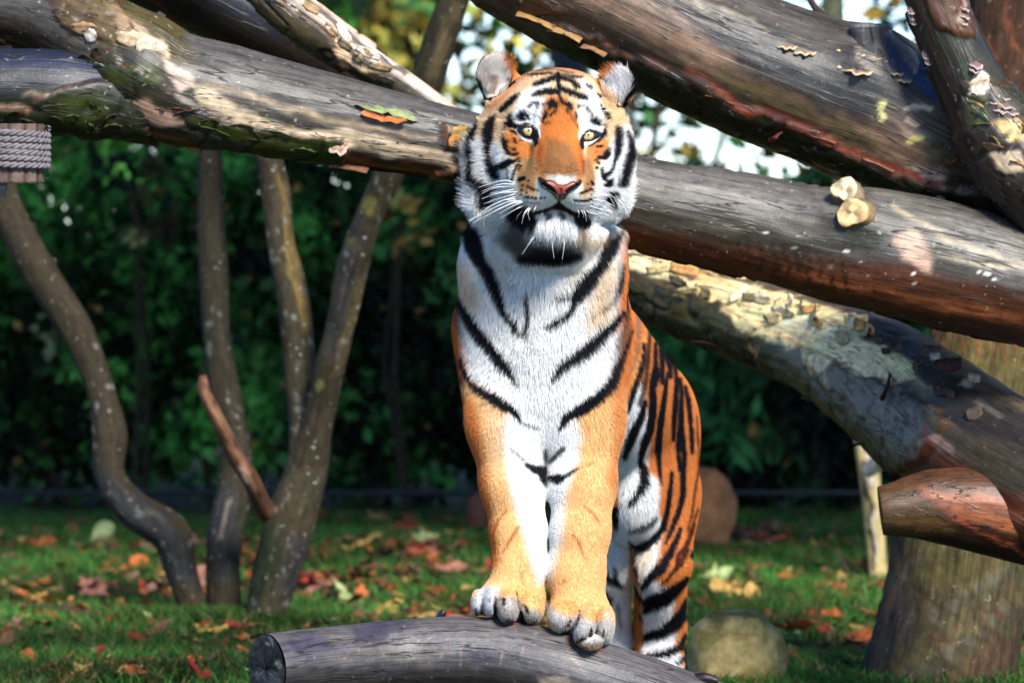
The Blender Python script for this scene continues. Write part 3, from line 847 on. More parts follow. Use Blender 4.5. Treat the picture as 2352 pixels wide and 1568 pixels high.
# ---- the log under the tiger's paws
lo_pts = [(616, 1536, -.26, 82), (640, 1534, -.245, 83), (760, 1522, -.165, 85), (900, 1510, -.08, 87), (1040, 1503, -0.065, 89), (1160, 1512, -.065, 90), (1300, 1545, -.078, 92), (1440, 1585, -.06, 92), (1600, 1640, -.01, 90), (1800, 1705, 0.08, 88), (2000, 1765, .1, 84)]
lo_ops = [
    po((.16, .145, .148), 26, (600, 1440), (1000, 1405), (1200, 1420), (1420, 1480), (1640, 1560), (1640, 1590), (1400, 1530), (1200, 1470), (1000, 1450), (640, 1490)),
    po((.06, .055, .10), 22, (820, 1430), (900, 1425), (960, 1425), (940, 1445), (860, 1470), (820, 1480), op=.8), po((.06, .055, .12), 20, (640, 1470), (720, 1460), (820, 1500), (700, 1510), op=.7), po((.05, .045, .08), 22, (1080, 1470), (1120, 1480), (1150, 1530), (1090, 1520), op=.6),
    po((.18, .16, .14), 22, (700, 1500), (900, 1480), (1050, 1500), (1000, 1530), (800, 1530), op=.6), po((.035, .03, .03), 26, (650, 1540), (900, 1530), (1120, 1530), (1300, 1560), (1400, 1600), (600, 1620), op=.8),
    po((.40, .32, .24), 12, (1235, 1555), (1290, 1548), (1340, 1575), (1300, 1590), (1240, 1570), op=.8), so(RUST, 8, (1160, 1432, 5), (1250, 1436, 5), op=.7), so(RUST, 8, (1300, 1470, 5), (1380, 1495, 5), op=.7),
] + [so((.42, .28, .20), 2.5, (x, y, 1.1), (x + dx, y + l * .5, 1.6), (x + dx * 2, y + l, .8), op=.85) for x, y, l, dx in ((830, 1475, 20, 2), (900, 1460, 26, -3), (960, 1470, 30, 2), (1010, 1500, 18, 4), (1060, 1460, 40, 3), (1070, 1500, 30, -2), (1110, 1490, 16, 2), (1150, 1490, 36, -4), (1202, 1485, 26, -2), (1300, 1480, 40, 10), (1320, 1510, 50, 14), (1180, 1440, 14, 3), (880, 1500, 16, 5), (940, 1500, 24, 6), (990, 1460, 14, -5), (1240, 1460, 12, -5), (800, 1500, 14, -4), (1028, 1455, 22, -6))] + [so((.02, .018, .02), 2.5, (640, 1500, 1.2), (820, 1470, 1.2), (960, 1480, 1.4), (1100, 1470, 1.4), (1160, 1500, 1.6), (1220, 1535, 1.4), (1350, 1565, 1.2)), so((.02, .018, .02), 2.5, (1090, 1455, 1.0), (1200, 1475, 1.2), (1330, 1500, 1.0), (1450, 1540, 1))]
lo_root = empty("low_log", P(1100, 1600, 0.0))
tag(lo_root, "smooth grey log with a shaded sawn end, under the front paws of the tiger", "log")
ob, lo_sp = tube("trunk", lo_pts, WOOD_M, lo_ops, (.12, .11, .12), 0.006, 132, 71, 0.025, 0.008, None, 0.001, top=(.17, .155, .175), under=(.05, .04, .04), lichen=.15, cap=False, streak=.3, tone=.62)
on(lo_root, ob)
# its sawn end: shade put into its near-black colour, with a few wet pale chips
p0_ = P(616, 1536, -.26)
nE = -lo_sp[4][0]
nE /= np.linalg.norm(nE)
aE = np.cross(nE, [0, 0, 1.0])
aE /= np.linalg.norm(aE)
bE = np.cross(aE, nE)
vs, cs, lcs = [], [], []
NA = 64
gE = np.random.default_rng(5)
for k in range(12):
    f = 1 - k / 11.5
    for j in range(NA):
        t = 2 * math.pi * j / NA
        off = 0.0012 * math.sin(j * .35) + 0.0010 * gE.normal()
        vs.append(p0_ + nE * (0.004 + off) + (aE * math.cos(t) + bE * math.sin(t)) * M(81, -.26) * f * (1 + 0.01 * math.sin(3 * t)))
        cs.append(np.array((.012, .011, .012)) * (0.6 + 0.8 * gE.random()))
        lcs.append((math.cos(t) * f * 0.3, math.sin(t) * f * 0.3, f * 2))
fs = [(k * NA + j, k * NA + (j + 1) % NA, (k + 1) * NA + (j + 1) % NA, (k + 1) * NA + j) for k in range(11) for j in range(NA)]
cs = np.array(cs)
ex_, ey_ = proj(np.array(vs))
paint(cs, ex_, ey_, [so((.45, .40, .30), 4, (636, 1520, 4), (645, 1530, 4)), so((.4, .36, .3), 3, (620, 1462, 3), (626, 1470, 2)), so((.12, .11, .12), 10, (600, 1550, 14), (630, 1560, 14), op=.6), so((.35, .3, .24), 3, (628, 1480, 2), (612, 1478, 2))])
on(lo_root, mesh_obj("sawn_end", np.array(vs), np.array(fs), attr_mat("sawn_end", .5, .4, 60), None, True, {"col": rgba(cs), "lc": np.array(lcs)}))
ob, _ = tube("twig_stub", [(1010, 1420, -.0, 12), (1016, 1408, -.01, 9), (1022, 1402, -.01, 6)], WOOD_M, (), (.06, .045, .05), 0.003, 20, 75, 0.1, 0.05, None, 0)
on(lo_root, ob)
ob, _ = tube("twig_stub", [(1590, 1560, -.04, 14), (1620, 1556, -.05, 12), (1650, 1562, -.05, 8)], WOOD_M, (), (.05, .03, .04), 0.003, 20, 76, 0.1, 0.05, None, 0)
on(lo_root, ob)
pr, _ = tube("log_prop", [(860, 1560, .10, 60), (850, 1700, .12, 70), (845, 1800, .14, 80)], BARK_M, (), (.10, .08, .06), 0.012, 40, 77, 0.05, 0.03)
tag(pr, "short upright stump propping the low grey log near its sawn end", "stump")

# ================================================================== ROPE-WOUND POST HANGING AT THE LEFT
rp_root = empty("hanging_post", P(28, 360, .62))
tag(rp_root, "short timber post wound with grey rope hanging under the left end of the long log", "hanging post")
pc_ = P(28, 360, .62)
Rp = M(76, .62)
zt, zb = P(28, 285, .62)[2], P(28, 421, .62)[2]
NA = 48
vs, cs, fs = [], [], []
gW = np.random.default_rng(9)
shade = np.repeat(0.7 + 0.6 * gW.random(12), 4)
for z, r in ((zt, .96), (zb + 0.004, .96), (zb, .93), (zb, 0.0)):
    for j in range(NA):
        t = 2 * math.pi * j / NA
        rr = Rp * r * (1 - 0.035 * (j % 4 == 0))
        vs.append((pc_[0] + rr * math.cos(t), pc_[1] + rr * math.sin(t), z))
        cs.append(np.array((.15, .105, .085)) * shade[j] * (0.35 if j % 4 == 0 else 1))
for k in range(3):
    for j in range(NA):
        fs.append((k * NA + j, (k + 1) * NA + j, (k + 1) * NA + (j + 1) % NA, k * NA + (j + 1) % NA))
on(rp_root, mesh_obj("timber_core", np.array(vs), np.array(fs), FLAKE_M, None, False, {"col": rgba(np.array(cs))}))
turns, NS = 6, 170
rr_ = M(7.8, .62)
z0, z1 = P(28, 296, .62)[2], P(28, 382, .62)[2]
tt = np.linspace(0, 1, turns * NS)
ang = tt * turns * 2 * math.pi
hc = np.stack([pc_[0] + (Rp + rr_ * .7) * np.cos(ang), pc_[1] + (Rp + rr_ * .7) * np.sin(ang), z0 + (z1 - z0) * tt + 0.0012 * np.sin(ang * 1.7)], axis=1)
e1 = np.stack([np.cos(ang), np.sin(ang), 0 * ang], axis=1)
vs, fs, cs = [], [], []
for s in range(3):                                        # three strands twisted together
    tw = ang * Rp / (rr_ * 0.95) + s * 2 * math.pi / 3
    sc = hc + (e1 * np.cos(tw)[:, None] + np.array([0, 0, 1.0]) * np.sin(tw)[:, None]) * rr_ * 0.52
    k0 = len(vs) * 0 + sum(len(v) for v in vs)
    ring = []
    for j in range(6):
        t = 2 * math.pi * j / 6
        ring.append(sc + (e1 * math.cos(t) + np.array([0, 0, 1.0]) * math.sin(t)) * rr_ * 0.56)
    ring = np.stack(ring, axis=1).reshape(-1, 3)
    vs.append(ring)
    n_ = len(sc)
    ii = np.arange(n_ * 6).reshape(n_, 6) + k0
    fs.append(np.stack([ii[:-1], np.roll(ii, -1, 1)[:-1], np.roll(ii, -1, 1)[1:], ii[1:]], axis=2).reshape(-1, 4))
vs = np.vstack(vs)
cs = np.array((.185, .165, .175))[None, :] * (0.75 + 0.5 * vnoise(vs * 90, 3))[:, None]
on(rp_root, mesh_obj("rope", vs, np.vstack(fs)[:, ::-1], attr_mat("rope", .9, .1, 400), None, True, {"col": rgba(cs)}))
mt = flat_mat("dull_metal", (.18, .18, .19), .45, .5, 60, .3)
vs, fs = [], []
bc = P(6, 432, .62)
for k, (z, r) in enumerate(((0.012, .006), (0.012, .012), (0.004, .013), (-0.004, .012), (-0.008, .007), (-.02, .006), (-.022, 0.001))):
    for j in range(12):
        t = 2 * math.pi * j / 12
        vs.append((bc[0] + r * math.cos(t), bc[1] + r * math.sin(t), bc[2] + z))
for k in range(6):
    for j in range(12):
        fs.append((k * 12 + j, (k + 1) * 12 + j, (k + 1) * 12 + (j + 1) % 12, k * 12 + (j + 1) % 12))
on(rp_root, mesh_obj("bolt", np.array(vs), np.array(fs), mt))

# ================================================================== GROUND
GYS = np.concatenate([np.arange(-14, 1, 0.5), np.arange(1, 14, 0.12), np.arange(14, 120, 4.0)])
GXS = np.concatenate([np.arange(-60, -4, 4.0), np.arange(-4, 4.01, 0.12), np.arange(8, 61, 4.0)])


def ground_z(x, y):
    p = np.stack([x * .55, y * .55, x * 0], axis=1)
    return 0.10 * (fbm(p, 201, 3) - 0.5) - 0.02


gx2, gy2 = np.meshgrid(GXS, GYS)
gv = np.stack([gx2.ravel(), gy2.ravel(), ground_z(gx2.ravel(), gy2.ravel())], axis=1)
ii = np.arange(gv.shape[0]).reshape(gx2.shape)
gf = np.stack([ii[:-1, :-1], ii[:-1, 1:], ii[1:, 1:], ii[1:, :-1]], axis=2).reshape(-1, 4)
k = NT("soil_and_moss")
tc = k.n("ShaderNodeTexCoord")
f1 = k.noise(tc.outputs["Object"], 2.2, 6)
f2 = k.noise(tc.outputs["Object"], 40, 5)
c = k.ramp(f1, [(0.35, (.018, .012, .007)), (0.5, (.018, .030, .008)), (0.7, (.022, .050, .010))])
k.base(k.mix(1.0, c, k.ramp(f2, [(0.3, (.5, .5, .5)), (0.7, (1.4, 1.4, 1.4))]), 'MULTIPLY'))
k.set(.9, .1)
k.bump(f2, .6, .03)
gr = mesh_obj("ground", gv, gf, k.m)
tag(gr, kind="structure")

# grass blades
NB = 210000
bx_ = rng.uniform(-3.3, 3.3, NB)
by_ = 2.0 + 8.6 * rng.random(NB) ** 1.15
tuft = [(-.862 + dx * .06, Y_, r_) for dx, Y_, r_ in ()]
for q_, (tx_, ty_, tr_) in enumerate(((-1.01, 4.55, .13), (-.915, 4.6, .10), (-.79, 4.4, .14), (1.15, 2.1, .30), (.50, 2.0, .22), (.60, 7.5, .2))):
    sl_ = slice(q_ * 3000, q_ * 3000 + 3000)              # longer grass round the feet of the trees and stones
    bx_[sl_] = tx_ + rng.normal(size=3000) * tr_
    by_[sl_] = ty_ - .03 + rng.normal(size=3000) * tr_ * .6
pt = np.stack([bx_ * 1.1, by_ * 1.1, bx_ * 0], axis=1)
den = fbm(pt, 211, 3)
tall = np.zeros(NB)
tall[:18000] = 1
kp = ((den > 0.36 + 0.12 * rng.random(NB)) | (tall > 0)) & (np.abs(bx_) < 1.2 + 0.16 * by_)
bx_, by_, den = bx_[kp], by_[kp], den[kp]
nb = len(bx_)
bz_ = ground_z(bx_, by_)
ht = (0.022 + 0.034 * rng.random(nb)) * np.where(tall[kp] > 0, 1.5, 0.7 + 0.9 * (den - 0.3) * 2)
tha = rng.uniform(0, 2 * math.pi, nb)
lean = rng.normal(size=(nb, 2)) * 0.6
wd = 0.0022 + 0.0016 * rng.random(nb)
bv = np.empty((nb, 5, 3))
root = np.stack([bx_, by_, bz_ - 0.004], axis=1)
sd = np.stack([np.cos(tha), np.sin(tha), 0 * tha], axis=1) * wd[:, None]
midp = root + np.stack([lean[:, 0] * ht * .35, lean[:, 1] * ht * .35, ht * .6], axis=1)
tipp = root + np.stack([lean[:, 0] * ht * 1.0, lean[:, 1] * ht * 1.0, ht * 0.95], axis=1)
bv[:, 0], bv[:, 1], bv[:, 2], bv[:, 3], bv[:, 4] = root - sd, root + sd, midp + sd * .8, midp - sd * .8, tipp
bf = (np.arange(nb)[:, None, None] * 5 + np.array([[0, 1, 2, 3], [3, 2, 4, 4]])[None]).reshape(-1, 4)
tri_ = np.vstack([(np.arange(nb)[:, None] * 5 + np.array([0, 1, 2])), (np.arange(nb)[:, None] * 5 + np.array([0, 2, 3])), (np.arange(nb)[:, None] * 5 + np.array([3, 2, 4]))])
gc = np.array((.046, .155, .024))[None, :] * (0.55 + 0.9 * rng.random((nb, 1))) * (0.25 + 1.5 * vnoise(pt[kp] * 2.2, 9)[:, None])
dry = rng.random(nb) < 0.16
gc[dry] = np.array((.17, .12, .04))
gra = mesh_obj("grass", bv.reshape(-1, 3), tri_, attr_mat("grass_blades", .6, .25, 30, .3), None, True, {"col": rgba(np.repeat(gc, 5, axis=0))})
tag(gra, "short green grass with bare earth between", kind="stuff")

# fallen leaves
def leaf_mesh(name, kind, mat, seed):
    g = np.random.default_rng(seed)
    if kind == 'maple':
        a = np.radians(np.array([-90, -62, -38, -20, 0, 18, 38, 52, 68, 90, 112, 128, 142, 162, 180, 200, 218, 242]))
        r = np.array([.34, .40, .72, .50, .62, .46, .92, .52, .60, 1.0, .60, .52, .92, .46, .62, .50, .72, .40])
    elif kind == 'oak':
        a = np.radians(np.arange(-90, 270, 20))
        r = np.array([.55, .4, .5, .3, .62, .34, .66, .4, .7, 1.0, .7, .4, .66, .34, .62, .3, .5, .4])
        r = r[:len(a)]
    else:
        a = np.radians(np.arange(-90, 270, 20))
        r = 0.42 + 0.58 * np.abs(np.sin(a)) ** 2.2
    n = len(a)
    xs, ys = r * np.cos(a) * (1 if kind != 'long' else .9), r * np.sin(a)
    cx, cy = g.normal() * .7, g.normal() * .7
    curl = lambda x, y: 0.20 * (x * x * (0.6 + cx) + y * y * (0.4 + cy)) + 0.10 * x * y * cx + 0.06 * g.normal() + 0.03
    vs = [(0, 0, 0.03)] + [(x * .5, y * .5, curl(x * .5, y * .5)) for x, y in zip(xs, ys)] + [(x, y, curl(x, y)) for x, y in zip(xs, ys)]
    vs += [(0.02, -.3, .02), (-0.02, -.3, .02), (0.0, -.95, .10)]
    fs = [(0, 1 + j, 1 + (j + 1) % n) for j in range(n)] + [(1 + j, 1 + n + j, 1 + n + (j + 1) % n, 1 + (j + 1) % n) for j in range(n)] + [(1 + 2 * n, 3 + 2 * n, 2 + 2 * n)]
    me = bpy.data.meshes.new(name)
    me.from_pydata([tuple(float(q) for q in v) for v in vs], [], fs)
    me.polygons.foreach_set("use_smooth", [True] * len(me.polygons))
    me.materials.append(mat)
    me.update()
    return me


LC = {"rust orange": (.42, .11, .03), "dull brown": (.16, .075, .04), "tan yellow": (.48, .30, .08), "dark red": (.24, .025, .018), "pale green": (.36, .44, .18), "pinkish brown": (.40, .17, .12)}
LM = {}
for nm_, c_ in LC.items():
    kk = NT("leaf_" + nm_.replace(" ", "_"))
    tc = kk.n("ShaderNodeTexCoord")
    oi = kk.n("ShaderNodeObjectInfo")
    f = kk.noise(tc.outputs["Object"], 3.0, 5)
    cc_ = kk.mix(1.0, c_, kk.ramp(f, [(0.3, (.45, .4, .35)), (0.6, (1.1, 1.1, 1.1)), (0.8, (1.5, 1.4, 1.2))]), 'MULTIPLY')
    cc_ = kk.mix(1.0, cc_, kk.ramp(oi.outputs["Random"], [(0.0, (.6, .6, .6)), (1.0, (1.3, 1.3, 1.3))]), 'MULTIPLY')
    kk.base(cc_)
    kk.set(.6, .3)
    LM[nm_] = [leaf_mesh("fallen_leaf", kd, kk.m, 900 + i + 10 * len(LM)) for i, kd in enumerate(('maple', 'maple', 'oak', 'long'))]


def put_leaf(colname, i, x, y, size, z=None, rot=None, tiltv=0.25, label=None, group=None):
    o = bpy.data.objects.new("fallen_leaf", LM[colname][i])
    COL.objects.link(o)
    zz = float(ground_z(np.array([x]), np.array([y]))[0]) + 0.028 if z is None else z
    o.location = (x, y, zz)
    o.scale = (size,) * 3
    o.rotation_euler = (rng.normal() * tiltv - 0.10, rng.normal() * tiltv, rng.uniform(0, 6.28) if rot is None else rot)
    tag(o, label or colname + " fallen leaf lying in the short grass", "leaf", group or colname + " leaves fallen on the grass")
    return o


def ground_at(px, py):
    a = P(px, py, 2.0)
    d = a - CAM
    t = (0.0 - CAM[2]) / d[2]
    return CAM + d * t


names = list(LC)
from mathutils import Matrix
for (cn_, qx_, qy_, sw_, sl_, up_, lb_) in (("pale green", 888, 262, .030, .080, .75, "pale green curled leaf lying on the bare side of the long log"), ("rust orange", 884, 277, .024, .058, .45, "orange leaf tucked under a pale green one on the long log")):
    lp_ = spine_point(long_sp, qx_, qy_)
    o_ = put_leaf(cn_, 3, 0, 0, 1, label=lb_, group="leaves lying on the long log")
    zv = Vector(lp_[1]) + Vector((0, 0, up_))
    yv = Vector(lp_[2]).normalized()
    xv = yv.cross(zv).normalized()
    zv = xv.cross(yv)
    m_ = Matrix((xv * sw_, yv * sl_, zv * sl_)).transposed().to_4x4()
    m_.translation = Vector(lp_[0] + lp_[1] * 0.008)
    o_.matrix_world = m_
for q in range(285):
    if q < 110:
        px_, py_ = rng.uniform(20, 1120), 1195 + 280 * rng.random() ** 1.3
    elif q < 150:
        px_, py_ = rng.uniform(20, 600), 1440 + 128 * rng.random()
    elif q < 225:
        px_, py_ = rng.uniform(1590, 2330), 1250 + 300 * rng.random()
    else:
        px_, py_ = rng.uniform(-300, 2650), 1190 + 360 * rng.random()
    gpt = ground_at(px_, py_)
    nm_ = names[rng.choice(6, p=[.34, .24, .16, .09, .05, .12])]
    put_leaf(nm_, int(rng.integers(0, 4)), gpt[0], gpt[1], 0.042 + 0.048 * rng.random())
for (px_, py_, nm_, i, sz, lb) in ((800, 1362, "pale green", 3, .15, "large pale green leaf blade lying flat right of the forked tree"), (350, 1430, "pale green", 0, .075, "light green maple leaf standing in the grass below the curved trunk"), (440, 1480, "pinkish brown", 0, .075, "pinkish maple leaf lying by itself in the dark grass at lower left"),
                                   (530, 1420, "dark red", 2, .065, "crimson oak leaf at the foot of the forked tree"), (588, 1428, "rust orange", 2, .06, "orange oak leaf at the foot of the forked tree beside a crimson one"), (740, 1440, "pale green", 0, .07, "green lobed leaf in the grass just behind the low log"),
                                   (850, 1262, "tan yellow", 0, .10, "big tan maple leaf curled up on the grass left of the tiger"), (120, 1368, "tan yellow", 0, .085, "tan maple leaf near the left edge of the lawn"), (205, 1205, "pinkish brown", 0, .11, "large reddish leaf at the back of the lawn near the left edge"), (230, 1240, "pale green", 3, .09, "yellow green leaf at the back of the lawn near the left edge"),
                                   (1880, 1268, "tan yellow", 0, .09, "cream leaf on the grass left of the big trunk"), (960, 1275, "dark red", 1, .08, "bright red leaf behind the left paw of the tiger")):
    gpt = ground_at(px_, py_)
    put_leaf(nm_, i, gpt[0], gpt[1], sz, label=lb, group="distinct leaves on the lawn", tiltv=.35)

# crumbled leaf litter between the blades
NL = 5200
lx = rng.uniform(-3.0, 3.0, NL)
ly = 2.2 + 7.9 * rng.random(NL)
lk = (np.abs(lx) < 0.9 + 0.16 * ly) & (fbm(np.stack([lx * 1.6, ly * 1.6, lx * 0], axis=1), 231, 3) > .44)
lx, ly = lx[lk], ly[lk]
nl = len(lx)
lz = ground_z(lx, ly) + 0.012 + 0.02 * rng.random(nl)
la = rng.uniform(0, 6.28, nl)
lpal = np.array([(.30, .085, .03), (.14, .07, .04), (.34, .22, .07), (.22, .03, .02), (.26, .15, .10)])
lcol = lpal[rng.integers(0, 5, nl)] * (0.5 + rng.random((nl, 1)))
ls = (0.012 + 0.026 * rng.random(nl))
lv = np.empty((nl, 6, 3))
for j in range(6):
    a_ = la + j * math.pi / 3
    rr_ = ls * (0.6 + 0.6 * rng.random(nl))
    lv[:, j] = np.stack([lx + rr_ * np.cos(a_), ly + rr_ * np.sin(a_), lz + 0.010 * rng.normal(size=nl)], axis=1)
lf = (np.arange(nl)[:, None, None] * 6 + np.array([[0, 1, 2], [0, 2, 3], [0, 3, 4], [0, 4, 5]])[None]).reshape(-1, 3)
lit = mesh_obj("leaf_litter", lv.reshape(-1, 3), lf, attr_mat("litter", .8, .2, 40, .2), None, False, {"col": rgba(np.repeat(lcol, 6, axis=0))})
tag(lit, "crumbled brown and red leaf litter in the grass", kind="stuff")

# stones
def stone(px, py, Y, rx, rz, ry, col, label, seed, moss=None, pw=.88):
    c = P(px, py, Y)
    n1, n2 = 40, 28
    vs = []
    for i in range(n2 + 1):
        ph = math.pi * i / n2
        for j in range(n1):
            t = 2 * math.pi * j / n1
            vs.append((math.sin(ph) * math.cos(t), math.sin(ph) * math.sin(t), math.cos(ph)))
    vs = np.array(vs)
    b = np.sign(vs) * np.abs(vs) ** pw
    d = 1 + 0.62 * (fbm(vs * 1.5 + seed, seed, 4) - .5) + 0.08 * (fbm(vs * 6 + seed, seed, 3) - .5)
    w = b * d[:, None] * np.array([M(rx, Y), ry, M(rz, Y)]) + c
    cl = np.array(col)[None, :] * (0.6 + 0.9 * fbm(vs * 4, seed + 3, 4))[:, None]
    if moss is not None:
        cl = lerp(cl, np.array(moss), (sstep(.35, .7, fbm(vs * 3 + 5, seed + 8, 3)))[:, None])
    ii = np.arange(len(vs)).reshape(n2 + 1, n1)
    f = np.stack([ii[:-1], np.roll(ii, -1, 1)[:-1], np.roll(ii, -1, 1)[1:], ii[1:]], axis=2).reshape(-1, 4)[:, ::-1]
    o = mesh_obj("boulder", w, f, attr_mat("stone", .85, .2, 40), None, True, {"col": rgba(cl)})
    return tag(o, label, "boulder")


stone(1612, 1185, 7.6, 76, 104, .16, (.15, .075, .035), "tall brown boulder standing on the lawn just right of the tiger", 3)
stone(1690, 1550, 2.15, 112, 140, .16, (.44, .33, .14), "mossy yellow boulder on the grass beside the hind paws of the tiger", 5, (.22, .18, .05), .8)
stone(1098, 1185, 8.6, 26, 46, .08, (.10, .04, .03), "small dark red stone in shade at the back of the lawn", 7)

# ================================================================== STANDING TREES
TR_OPS = []


def stem(name, pts, mat, ops, base, *a, **k):
    n_ = len(pts)
    g = np.random.default_rng(len(ops) + n_)
    pts = [(p[0] + g.normal() * 4, p[1], p[2], p[3] * (1 + 0.07 * g.normal())) for p in pts]
    return tube(name, pts, mat, ops, base, *a, slim=.88, tone=.8 if name == "broken_branch" else .46, **k)



def lich(seed, x0, x1, y0, y1, n, c=(.36, .37, .33)):
    g = np.random.default_rng(seed)
    return [so(c, 5, (g.uniform(x0, x1), g.uniform(y0, y1), 2 + 4 * g.random()), op=.8) for _ in range(n)]


BK = (.085, .068, .036)
cv = empty("leaning_tree", P(440, 1410, 4.6))
tag(cv, "slender curved trunk rising to the left edge of the picture from the lawn", "tree")
ob, _ = stem("trunk", [(440, 1440, 4.6, 56), (438, 1390, 4.6, 44), (420, 1300, 4.6, 46), (385, 1225, 4.6, 48), (300, 1165, 4.6, 46), (255, 1090, 4.62, 42), (250, 1000, 4.65, 42), (232, 900, 4.7, 42), (180, 770, 4.75, 42), (110, 650, 4.8, 42), (50, 560, 4.85, 42), (10, 460, 4.9, 42), (-15, 330, 5, 42), (-60, 100, 5.1, 42), (-90, -200, 5.2, 40), (-120, -600, 5.3, 36)], BARK_M,
             [po((.055, .055, .056), 26, (220, 1060), (300, 1130), (420, 1210), (470, 1350), (380, 1330), (300, 1230), (220, 1140)), so((.25, .24, .20), 8, (330, 1170, 8), (400, 1210, 6), op=.4)] + lich(3, 230, 460, 1040, 1400, 40) + lich(4, 180, 260, 700, 1060, 14),
             (.072, .055, .030), 0.016, 64, 81, .09, .06, None, .004, lichen=.6)
on(cv, ob)
fk = empty("forked_tree", P(590, 1410, 4.5))
tag(fk, "forked tree with a lichen spotted trunk splitting in a V left of the tiger", "tree")
ob, _ = stem("trunk", [(615, 1450, 4.4, 66), (618, 1400, 4.4, 56), (640, 1290, 4.4, 62), (668, 1180, 4.4, 66), (700, 1080, 4.42, 62), (708, 990, 4.44, 56), (700, 900, 4.46, 50), (690, 800, 4.48, 46), (672, 680, 4.5, 44), (650, 560, 4.55, 40), (628, 430, 4.6, 36), (605, 300, 4.6, 34), (580, 60, 4.7, 32), (560, -300, 4.8, 30)], BARK_M,
             [so((.30, .20, .06), 10, (640, 400, 10), (672, 600, 10), (700, 760, 9), op=.8), so((.24, .22, .12), 14, (735, 860, 14), (740, 960, 16), (720, 1050, 14), op=.6), so((.28, .12, .05), 8, (690, 1000, 6), (700, 1060, 6), op=.7), po((.04, .055, .02), 20, (560, 1200), (620, 1180), (640, 1300), (600, 1400), (560, 1380)), so((.06, .06, .065), 20, (690, 1250, 30), (670, 1350, 30), op=.7)] + lich(7, 600, 760, 420, 1000, 70) + lich(8, 580, 740, 1060, 1400, 30),  # yellowish strokes on the right: side light put into the bark colour
             BK, 0.016, 64, 83, .09, .06, None, .004, lichen=.9)
on(fk, ob)
ob, _ = stem("limb", [(672, 1260, 4.44, 30), (690, 1150, 4.43, 44), (707, 1055, 4.41, 47), (735, 945, 4.36, 43), (760, 840, 4.3, 40), (785, 720, 4.25, 40), (815, 600, 4.2, 40), (850, 490, 4.15, 40), (895, 390, 4.1, 40), (960, 240, 4.05, 40), (1005, 120, 4.0, 40), (1045, 0, 3.95, 40), (1100, -180, 3.9, 38), (1180, -500, 3.8, 34)], BARK_M,
             [so((.26, .24, .06), 8, (845, 470, 16), (850, 480, 10)), so((.28, .27, .08), 8, (805, 560, 14)), so((.36, .38, .14), 6, (795, 670, 9)), so((.36, .37, .14), 6, (735, 885, 14)), so((.075, .07, .075), 20, (760, 800, 16), (790, 640, 16), (830, 500, 12), op=.8), so((.30, .21, .09), 20, (775, 840, 16), (840, 640, 14), op=.4), so((.27, .20, .10), 14, (1000, 170, 14), (1045, 20, 14), op=.6)] + lich(9, 770, 900, 400, 900, 50), BK, 0.016, 56, 85, .09, .06, None, .004, lichen=.9)  # dark grey left, yellowish right: light from one side put into the colour
on(fk, ob)
ob, _ = stem("broken_branch", [(650, 1215, 4.46, 22), (608, 1158, 4.34, 25), (572, 1102, 4.24, 24), (535, 1040, 4.18, 22), (500, 960, 4.1, 19), (478, 900, 4.1, 15), (466, 862, 4.1, 8)], BARK_M, [so((.34, .17, .09), 6, (470, 870, 5), (505, 965, 8), (545, 1050, 8), (580, 1120, 8), op=.8), so((.55, .42, .34), 5, (548, 1075, 6), (570, 1110, 6))], (.13, .06, .035), 0.010, 36, 87, .06, .05, None, .003, lichen=.2)
on(fk, ob)
s2 = empty("slim_tree", P(515, 1400, 4.7))
tag(s2, "dark slim upright trunk standing directly left of the forked tree", "tree")
ob, _ = stem("trunk", [(512, 1450, 4.6, 50), (515, 1390, 4.6, 42), (512, 1300, 4.6, 44), (520, 1200, 4.6, 46), (545, 1110, 4.65, 46), (540, 1020, 4.7, 44), (520, 900, 4.75, 42), (500, 760, 4.8, 38), (490, 620, 4.85, 36), (485, 480, 4.9, 34), (483, 330, 4.9, 32), (480, 60, 5, 31), (470, -400, 5.1, 28)], BARK_M,
             [po((.05, .05, .052), 20, (470, 1120), (530, 1120), (560, 1300), (500, 1350), (475, 1260)), so((.30, .24, .22), 6, (518, 1150, 6), (512, 1230, 6), op=.7)] + lich(11, 480, 580, 700, 1400, 30), (.050, .042, .022), 0.016, 56, 89, .09, .06, None, .004, lichen=.5)
on(s2, ob)
bt = empty("big_tree", P(2160, 1600, 2.6))
tag(bt, "massive mossy tree trunk at the right edge, rising behind the logs", "tree")
